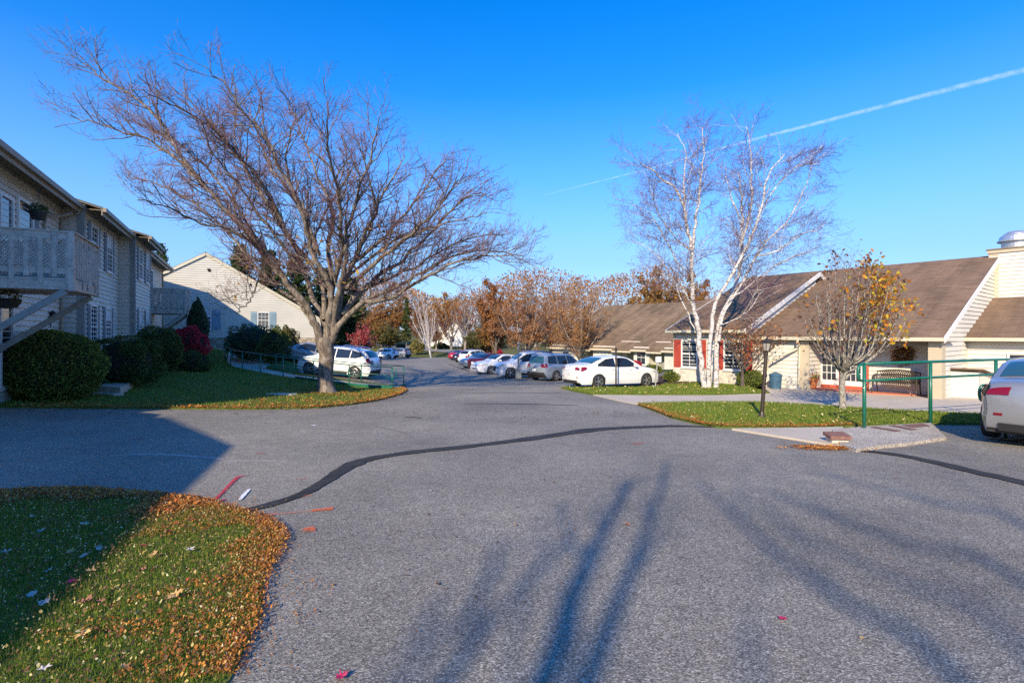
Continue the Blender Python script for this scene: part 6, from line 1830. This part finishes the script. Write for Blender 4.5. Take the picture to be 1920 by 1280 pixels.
shrub_px('clipped_bush', 1382, 1432, 694, 727, 22.2, MT['boxleaf'], 'clipped round bush between the birch and the lamp post', n=6000, size=.05, deep=.7, lump=.05)
shrub_px('clipped_bush', 1243, 1302, 693, 717, 25.6, MT['boxleaf'], 'low wide clipped bush left of the birch stems', n=6000, size=.055, deep=.6, lump=.06)
shrub_px('clipped_bush', 1303, 1362, 696, 721, 25.0, MT['hedgeleaf'], 'low dark bush behind the birch stems', n=5000, size=.055, deep=.6, lump=.06)
shrub_px('clipped_bush', 1206, 1240, 683, 708, 31, MT['boxleaf'], 'small round bush beyond the nose of the white saloon', n=2500, size=.07)
shrub_px('red_bush', 1184, 1202, 676, 694, 34, MT['redleaf'], 'small dark red bush above the bonnet of the white saloon', n=1500, size=.08)
0 and shrub_px('hedge_bush', 1504, 1528, 672, 724, 21.0, MT['hedgeleaf'], 'thin leafy bush beside the left porch pillar', n=700, size=.06, core=False)
shrub_px('golden_bush', 770, 796, 636, 662, 96, MT['goldshrub'], 'golden bush on the grass left of the leaning birch', n=1500, size=.3)
shrub_px('red_bush', 918, 942, 655, 668, 82, MT['redleaf'], 'vivid red bush above the parked cars', n=900, size=.3)
shrub_px('golden_bush', 655, 700, 662, 668, 98, MT['goldshrub'], 'low yellow bush on the slope behind the red maple', n=1200, size=.3)
for i, (x0, x1, yt, Y, lab) in enumerate(((742, 760, 646, 104, 'dark shrub beside the far road, left of the golden bush'), (812, 842, 643, 108, 'row of dark clipped shrubs in front of the far white house'), (866, 905, 637, 100, 'dark green shrub right of the far white house'), (898, 930, 640, 92, 'green shrub above the red car'))):
    shrub_px('far_shrub', x0, x1, yt, 662, Y, MT['olive'] if i != 1 else MT['hedgeleaf'], lab, n=1500, size=.35)
# red maple sapling
def small_tree(name, px, ybase, ytop, Y, w, mat, bark, label, n=1800, size=.16, cat='tree'):
    X = (px - 960) / F * Y; z0 = gz(X, Y); zt = CAM_H + (HOR - ytop) / F * Y; h = zt - z0; r = w / 2 / F * Y
    t = thing(name, (X, Y, z0), label, cat); g = TreeGen()
    b = Vector((X, Y, z0)); fk = b + UP * h * .22; g.wood.tube([b - UP * .1, fk], [.09, .06], 8)
    for k in range(9):
        a = k * 2.4; tr_ = random.uniform(.3, 1); tip = b + Vector((math.cos(a) * r * tr_, math.sin(a) * r * tr_, h * (1 - .35 * tr_)))
        path = smooth_line([fk, fk.lerp(tip, .5) + UP * .1, tip], 4); g.wood.tube(path, [.04 * (1 - .8 * i / (len(path) - 1)) for i in range(len(path))], 5, 0, False)
        g.side(path, .04, .01, 0, [dict(start=.2, gap=.3, ang=(25, 60), len=(.5, 1.2), r=.015, seg=3, wander=.2, trop=.08, n=3), dict(start=.2, gap=.2, ang=(25, 60), len=(.2, .5), r=.01, seg=2, wander=.2, trop=.05, n=3)])
    g.wood.build('trunk', bark, t); g.twig.build('crown', MT['peartwig'], t)
    tp = np.array([tuple(p) for p in g.tips]); c = tp[RNG.integers(0, len(tp), n)] + RNG.normal(0, .14, (n, 3))
    quads_mesh('leaves', leafquads(c, size), mat, t)
    return t
small_tree('red_maple', 676, 690, 612, 52, 44, MT['redmaple'], MT['greybark'], 'small pinkish red maple right of the big tree trunk')

small_tree('brown_leaf_tree', 1392, 728, 588, 21.9, 170, MT['pearbrown'], MT['darkbark'], 'low tree with dry brown leaves just right of the birch stems', n=900, size=.12)
# background trees: a few kinds, copied
def make_deciduous(name, h, r, nl, size, leaf, bark, label, cover=1., multi=False, seed=1, thin=False, group='autumn trees behind the lot', twigmat='peartwig'):
    random.seed(seed)
    t = thing(name, (0, 0, 0), label, 'tree', group=group); g = TreeGen(); b = Vector((0, 0, 0))
    fk = UP * h * (.12 if multi else .25)
    g.wood.tube([b - UP * .5, fk], [h * .022, h * .016], 8)
    K = 13
    for k in range(K):
        a = k * 2.4 + random.uniform(-.3, .3); tr_ = (k / K) ** .5 if k else 0
        tip = Vector((math.cos(a) * r * tr_, math.sin(a) * r * tr_, h * (1 - .42 * tr_ ** 2) * random.uniform(.88, 1)))
        s_ = UP * h * random.uniform(.1, .4) if not multi else fk
        path = smooth_line([s_, s_.lerp(tip, .45) + Vector((tip.x, tip.y, 0)) * .12, tip], 4)
        g.wood.tube(path, [h * .010 * (1 - .85 * i / (len(path) - 1)) for i in range(len(path))], 5, 0, False)
        g.side(path, h * .008, .01, 0, [dict(start=.15, gap=h * .055, ang=(25, 60), len=(h * .10, h * .22), r=h * .004, seg=4, wander=.2, trop=.09, n=3, rmin=.01), dict(start=.1, gap=h * .026, ang=(25, 60), len=(h * .04, h * .09), r=h * .0018, seg=2, wander=.2, trop=.09, n=3, rmin=.008)])
    g.wood.build('trunk', bark, t); g.twig.build('crown', MT[twigmat], t)
    tp = np.array([tuple(p) for p in g.tips])
    if nl:
        ph = RNG.uniform(0, 6.28, 3); s_ = 2.2 / r
        wgt = np.clip(.5 + cover * np.sin(tp[:, 0] * s_ + ph[0]) * np.sin(tp[:, 1] * s_ + ph[1]) + .5 * np.sin(tp[:, 2] * s_ + ph[2]), .03, 1); wgt /= wgt.sum()
        c = tp[RNG.choice(len(tp), nl, p=wgt)] + RNG.normal(0, h * .016, (nl, 3))
        quads_mesh('leaves', leafquads(c, size), leaf, t)
    return t
def make_pine(name, h, r, label, seed=2):
    random.seed(seed)
    t = thing(name, (0, 0, 0), label, 'tree', group='pines behind the houses'); g = TreeGen()
    g.wood.tube([-UP * .5, UP * h * .5, UP * h], [h * .02, h * .013, .02], 8)
    C = []
    z = h * .12
    while z < h * .99:
        fr = (z / h); L0 = r * (1 - fr) ** .7 * random.uniform(.75, 1.1) + .25
        for k in range(random.randint(4, 6)):
            a = random.uniform(0, 6.28); L = L0 * random.uniform(.6, 1.1)
            p = [Vector((0, 0, z)), Vector((math.cos(a) * L * .5, math.sin(a) * L * .5, z + L * .12)), Vector((math.cos(a) * L, math.sin(a) * L, z + L * .22))]
            g.wood.tube(p, [h * .005, h * .003, .01], 4, 0, False)
            for j in range(int(30 + L * 34)):
                f_ = random.uniform(.25, 1.05); C.append((p[2].x * f_ + random.gauss(0, .22), p[2].y * f_ + random.gauss(0, .22), z + L * .22 * f_ + abs(random.gauss(0, .22))))
        z += h * .035 * random.uniform(.8, 1.3)
    g.wood.build('trunk', MT['darkbark'], t)
    quads_mesh('needles', leafquads(np.array(C), .40, up=.3, elong=.45), MT['pine'], t)
    return t
protos = {}
def place(kind, px, ytop, Y, wpx, label, ybase=None):
    pr, h0, r0 = protos[kind]
    X = (px - 960) / F * Y; z = gz(X, Y) - .1
    zt = CAM_H + (HOR - ytop) / F * Y
    o = pr[0] if not pr[1] else copy_tree(pr[0]); pr[1] = True
    sz = (zt - z) / h0; sx = (wpx / 2 / F * Y) / r0
    o.location = (X, Y, z); o.scale = (sx, sx, sz); o.rotation_euler = (0, 0, random.uniform(0, 6.28))
    o['label'] = label
    return o
protos['rust'] = ([make_deciduous('autumn_tree', 12, 4.5, 12000, .33, MT['autumn'], MT['darkbark'], 'x', seed=31), False], 12, 4.5)
protos['gold'] = ([make_deciduous('autumn_tree', 12, 4.5, 12000, .33, MT['autumn2'], MT['darkbark'], 'x', seed=32), False], 12, 4.5)
protos['brown'] = ([make_deciduous('autumn_tree', 11, 4.2, 20000, .14, MT['autumn3'], MT['greybark'], 'x', multi=True, seed=33, cover=.7), False], 11, 4.2)
protos['olive'] = ([make_deciduous('autumn_tree', 12, 4.5, 12000, .33, MT['olive'], MT['darkbark'], 'x', seed=34, cover=.4), False], 12, 4.5)
protos['bare'] = ([make_deciduous('bare_tree', 13, 4.0, 1500, .2, MT['autumn'], MT['greybark'], 'x', seed=35, group='bare trees behind the lot', twigmat='twig'), False], 13, 4.0)
protos['birch'] = ([make_deciduous('far_birch_tree', 11, 3.4, 0, .2, MT['autumn'], MT['birch'], 'x', multi=True, seed=36, group=None, twigmat='greytwig') if MT.update(greytwig=paint('pale_twig', (.45, .38, .34), .8)) is None else None, False], 11, 3.4)
protos['pine'] = ([make_pine('pine_tree', 14, 4.0, 'x'), False], 14, 4.0)
protos['pine2'] = ([make_pine('pine_tree', 14, 3.4, 'x', 9), False], 14, 3.4)
random.seed(99)
# (kind, px, ytop, depth, width px, label)
for a in [
 ('brown', 985, 519, 52, 150, 'reddish brown twiggy tree behind the middle of the car row'),
 ('brown', 1088, 521, 48, 130, 'brown twiggy tree at the left end of the long cream wing'),
 ('rust', 930, 522, 62, 92, 'rust orange tree left of the reddish brown twiggy tree'),
 ('brown', 1040, 545, 60, 110, 'lower brown tree between the two twiggy brown trees'),
 ('gold', 925, 590, 66, 74, 'low golden tree above the dark cars of the row'),
 ('bare', 872, 524, 96, 70, 'tall thin half bare tree right above the far white house'),
 ('rust', 833, 548, 122, 66, 'orange tree behind the left gable of the far white house'),
 ('rust', 740, 552, 118, 80, 'rust brown tree above the far white estate car'),
 ('rust', 700, 570, 108, 80, 'dull brown tree behind the small red maple'),
 ('gold', 715, 592, 98, 60, 'low orange tree on the slope right of the red maple'),
 ('olive', 665, 560, 112, 80, 'olive brown tree just right of the big trunk'),
 ('pine2', 762, 558, 112, 26, 'narrow dark evergreen among the orange trees'),
 ('rust', 782, 562, 112, 60, 'red brown tree behind the far leaning birch'),
 ('olive', 728, 608, 96, 74, 'low olive tree at the foot of the far slope'),
 ('bare', 905, 514, 100, 90, 'bare tree above the left end of the rust orange tree'),
 ('bare', 1005, 528, 90, 90, 'bare pinkish tree rising between the twiggy brown trees'),
 ('bare', 1058, 522, 82, 80, 'bare tree rising left of the second twiggy brown tree'),
 ('bare', 1140, 552, 78, 60, 'bare tree over the left end of the weathered roof'),
 ('bare', 1165, 558, 92, 60, 'low bare tree over the middle of the weathered roof'),
 ('gold', 1212, 548, 74, 60, 'golden orange tree above the weathered roof'),
 ('rust', 1240, 494, 86, 104, 'tall rust brown tree behind the left side of the white birch'),
 ('rust', 1290, 508, 88, 90, 'rust brown tree directly behind the white birch'),
 ('bare', 1355, 520, 80, 90, 'bare tree behind the ridge right of the birch stems'),
 ('rust', 860, 590, 130, 60, 'dark rust tree behind the far white house'),
 ('bare', 846, 560, 106, 74, 'bare tree in front of the far white house'),
 ('brown', 818, 585, 104, 60, 'low twiggy tree beside the left gable of the far white house'),
 ('olive', 895, 610, 88, 56, 'olive tree at the left end of the car row'),
 ('gold', 640, 600, 120, 60, 'gold brown tree above the brown house'),
 ('brown', 800, 600, 135, 70, 'grey brown tree far behind the leaning birch'),
 ('olive', 610, 560, 100, 80, 'olive brown tree behind the fork of the big tree'),
 ('pine', 300, 460, 62, 80, 'pine top showing above the end of the apartment block roof'),
 ('pine2', 262, 466, 70, 40, 'thin pine top left of the other pine over the apartment roof'),
 ('pine', 452, 462, 60, 120, 'pine rising behind the ridge of the gable house'),
 ('pine2', 508, 470, 62, 110, 'pine behind the middle of the gable roof'),
 ('pine', 556, 480, 60, 130, 'dark pine behind the left limbs of the big tree'),
 ('pine', 606, 505, 66, 120, 'pine directly behind the fork of the big tree'),
 ('pine2', 655, 520, 70, 100, 'pine right of the fork of the big tree')]:
    place(*a)
b_ = place('birch', 797, 545, 90, 62, 'leaning bare white birch far off in front of the white house')
b_.rotation_euler = (0, R(-9), .5)
b_.location.x += 1.0

# a far wooded rise closing the horizon
c = []
n = 90000
x = RNG.uniform(-260, 240, n); yb = 158 + 12 * np.sin(x * .02) + RNG.uniform(0, 60, n)
hh = (19 + 4 * np.sin(x * .05) + 3 * np.sin(x * .13 + 1)) * RNG.uniform(.0, 1, n) ** .6
c = np.stack([x, yb, G(x, yb) + hh], -1)
quads_mesh('distant_wood', leafquads(c[c[:, 0] > -.33 * c[:, 1]], .8), MT['autumn3'], kind='stuff', label='distant brown autumn wood closing the view', cat='wood')

# contrail
m = MB(); prof_ = []
A_, B_ = ray(2050, 98, 6000), ray(1385, 269, 6000); C_, D_ = ray(1215, 317, 6000), ray(1020, 366, 6000)
def trail(a, b, r0, r1, n=14):
    pts = [a.lerp(b, k / n) for k in range(n + 1)]; m.tube(pts, [r0 + (r1 - r0) * k / n for k in range(n + 1)], 12, 0, False)
trail(A_, B_, 44, 18); 
cm, nd, lk, b = new_mat('contrail_ice')
b.inputs['Base Color'].default_value = (.9, .9, .9, 1); b.inputs['Roughness'].default_value = 1
def trailmat(name, dens):
    cm, nd, lk, b = new_mat(name)
    b.inputs['Base Color'].default_value = (.9, .9, .9, 1); b.inputs['Roughness'].default_value = 1
    lw = nd.new('ShaderNodeLayerWeight'); lw.inputs['Blend'].default_value = .5
    tc = nd.new('ShaderNodeTexCoord'); nz = N(nd, 'ShaderNodeTexNoise', Scale=.012, Detail=4.); lk.new(tc.outputs['Object'], nz.inputs['Vector'])
    mr = N(nd, 'ShaderNodeMapRange'); mr.inputs['From Min'].default_value = 0; mr.inputs['From Max'].default_value = .95; mr.inputs['To Min'].default_value = dens; mr.inputs['To Max'].default_value = 0
    lk.new(lw.outputs['Facing'], mr.inputs[0])
    mu = N(nd, 'ShaderNodeMath', operation='MULTIPLY'); m2 = N(nd, 'ShaderNodeMapRange'); m2.inputs['From Min'].default_value = .3; m2.inputs['From Max'].default_value = .6; m2.inputs['To Min'].default_value = .25; m2.inputs['To Max'].default_value = 1.3
    lk.new(nz.outputs['Fac'], m2.inputs[0]); lk.new(mr.outputs[0], mu.inputs[0]); lk.new(m2.outputs[0], mu.inputs[1])
    tr = nd.new('ShaderNodeBsdfTransparent'); mx = nd.new('ShaderNodeMixShader')
    lk.new(mu.outputs[0], mx.inputs[0]); lk.new(tr.outputs[0], mx.inputs[1]); lk.new(b.outputs[0], mx.inputs[2]); lk.new(mx.outputs[0], nd['Material Output'].inputs['Surface'])
    return cm
m.build('contrail', trailmat('contrail_ice', .12), label='bright white contrail crossing the sky at the right', cat='contrail', smooth=True)
m = MB(); trail(B_, C_.lerp(B_, .0), 15, 10); trail(C_, D_, 9, 2)
m.build('contrail', trailmat('contrail_faint', .10), label='faint tail of the contrail left of the white birch', cat='contrail', smooth=True)
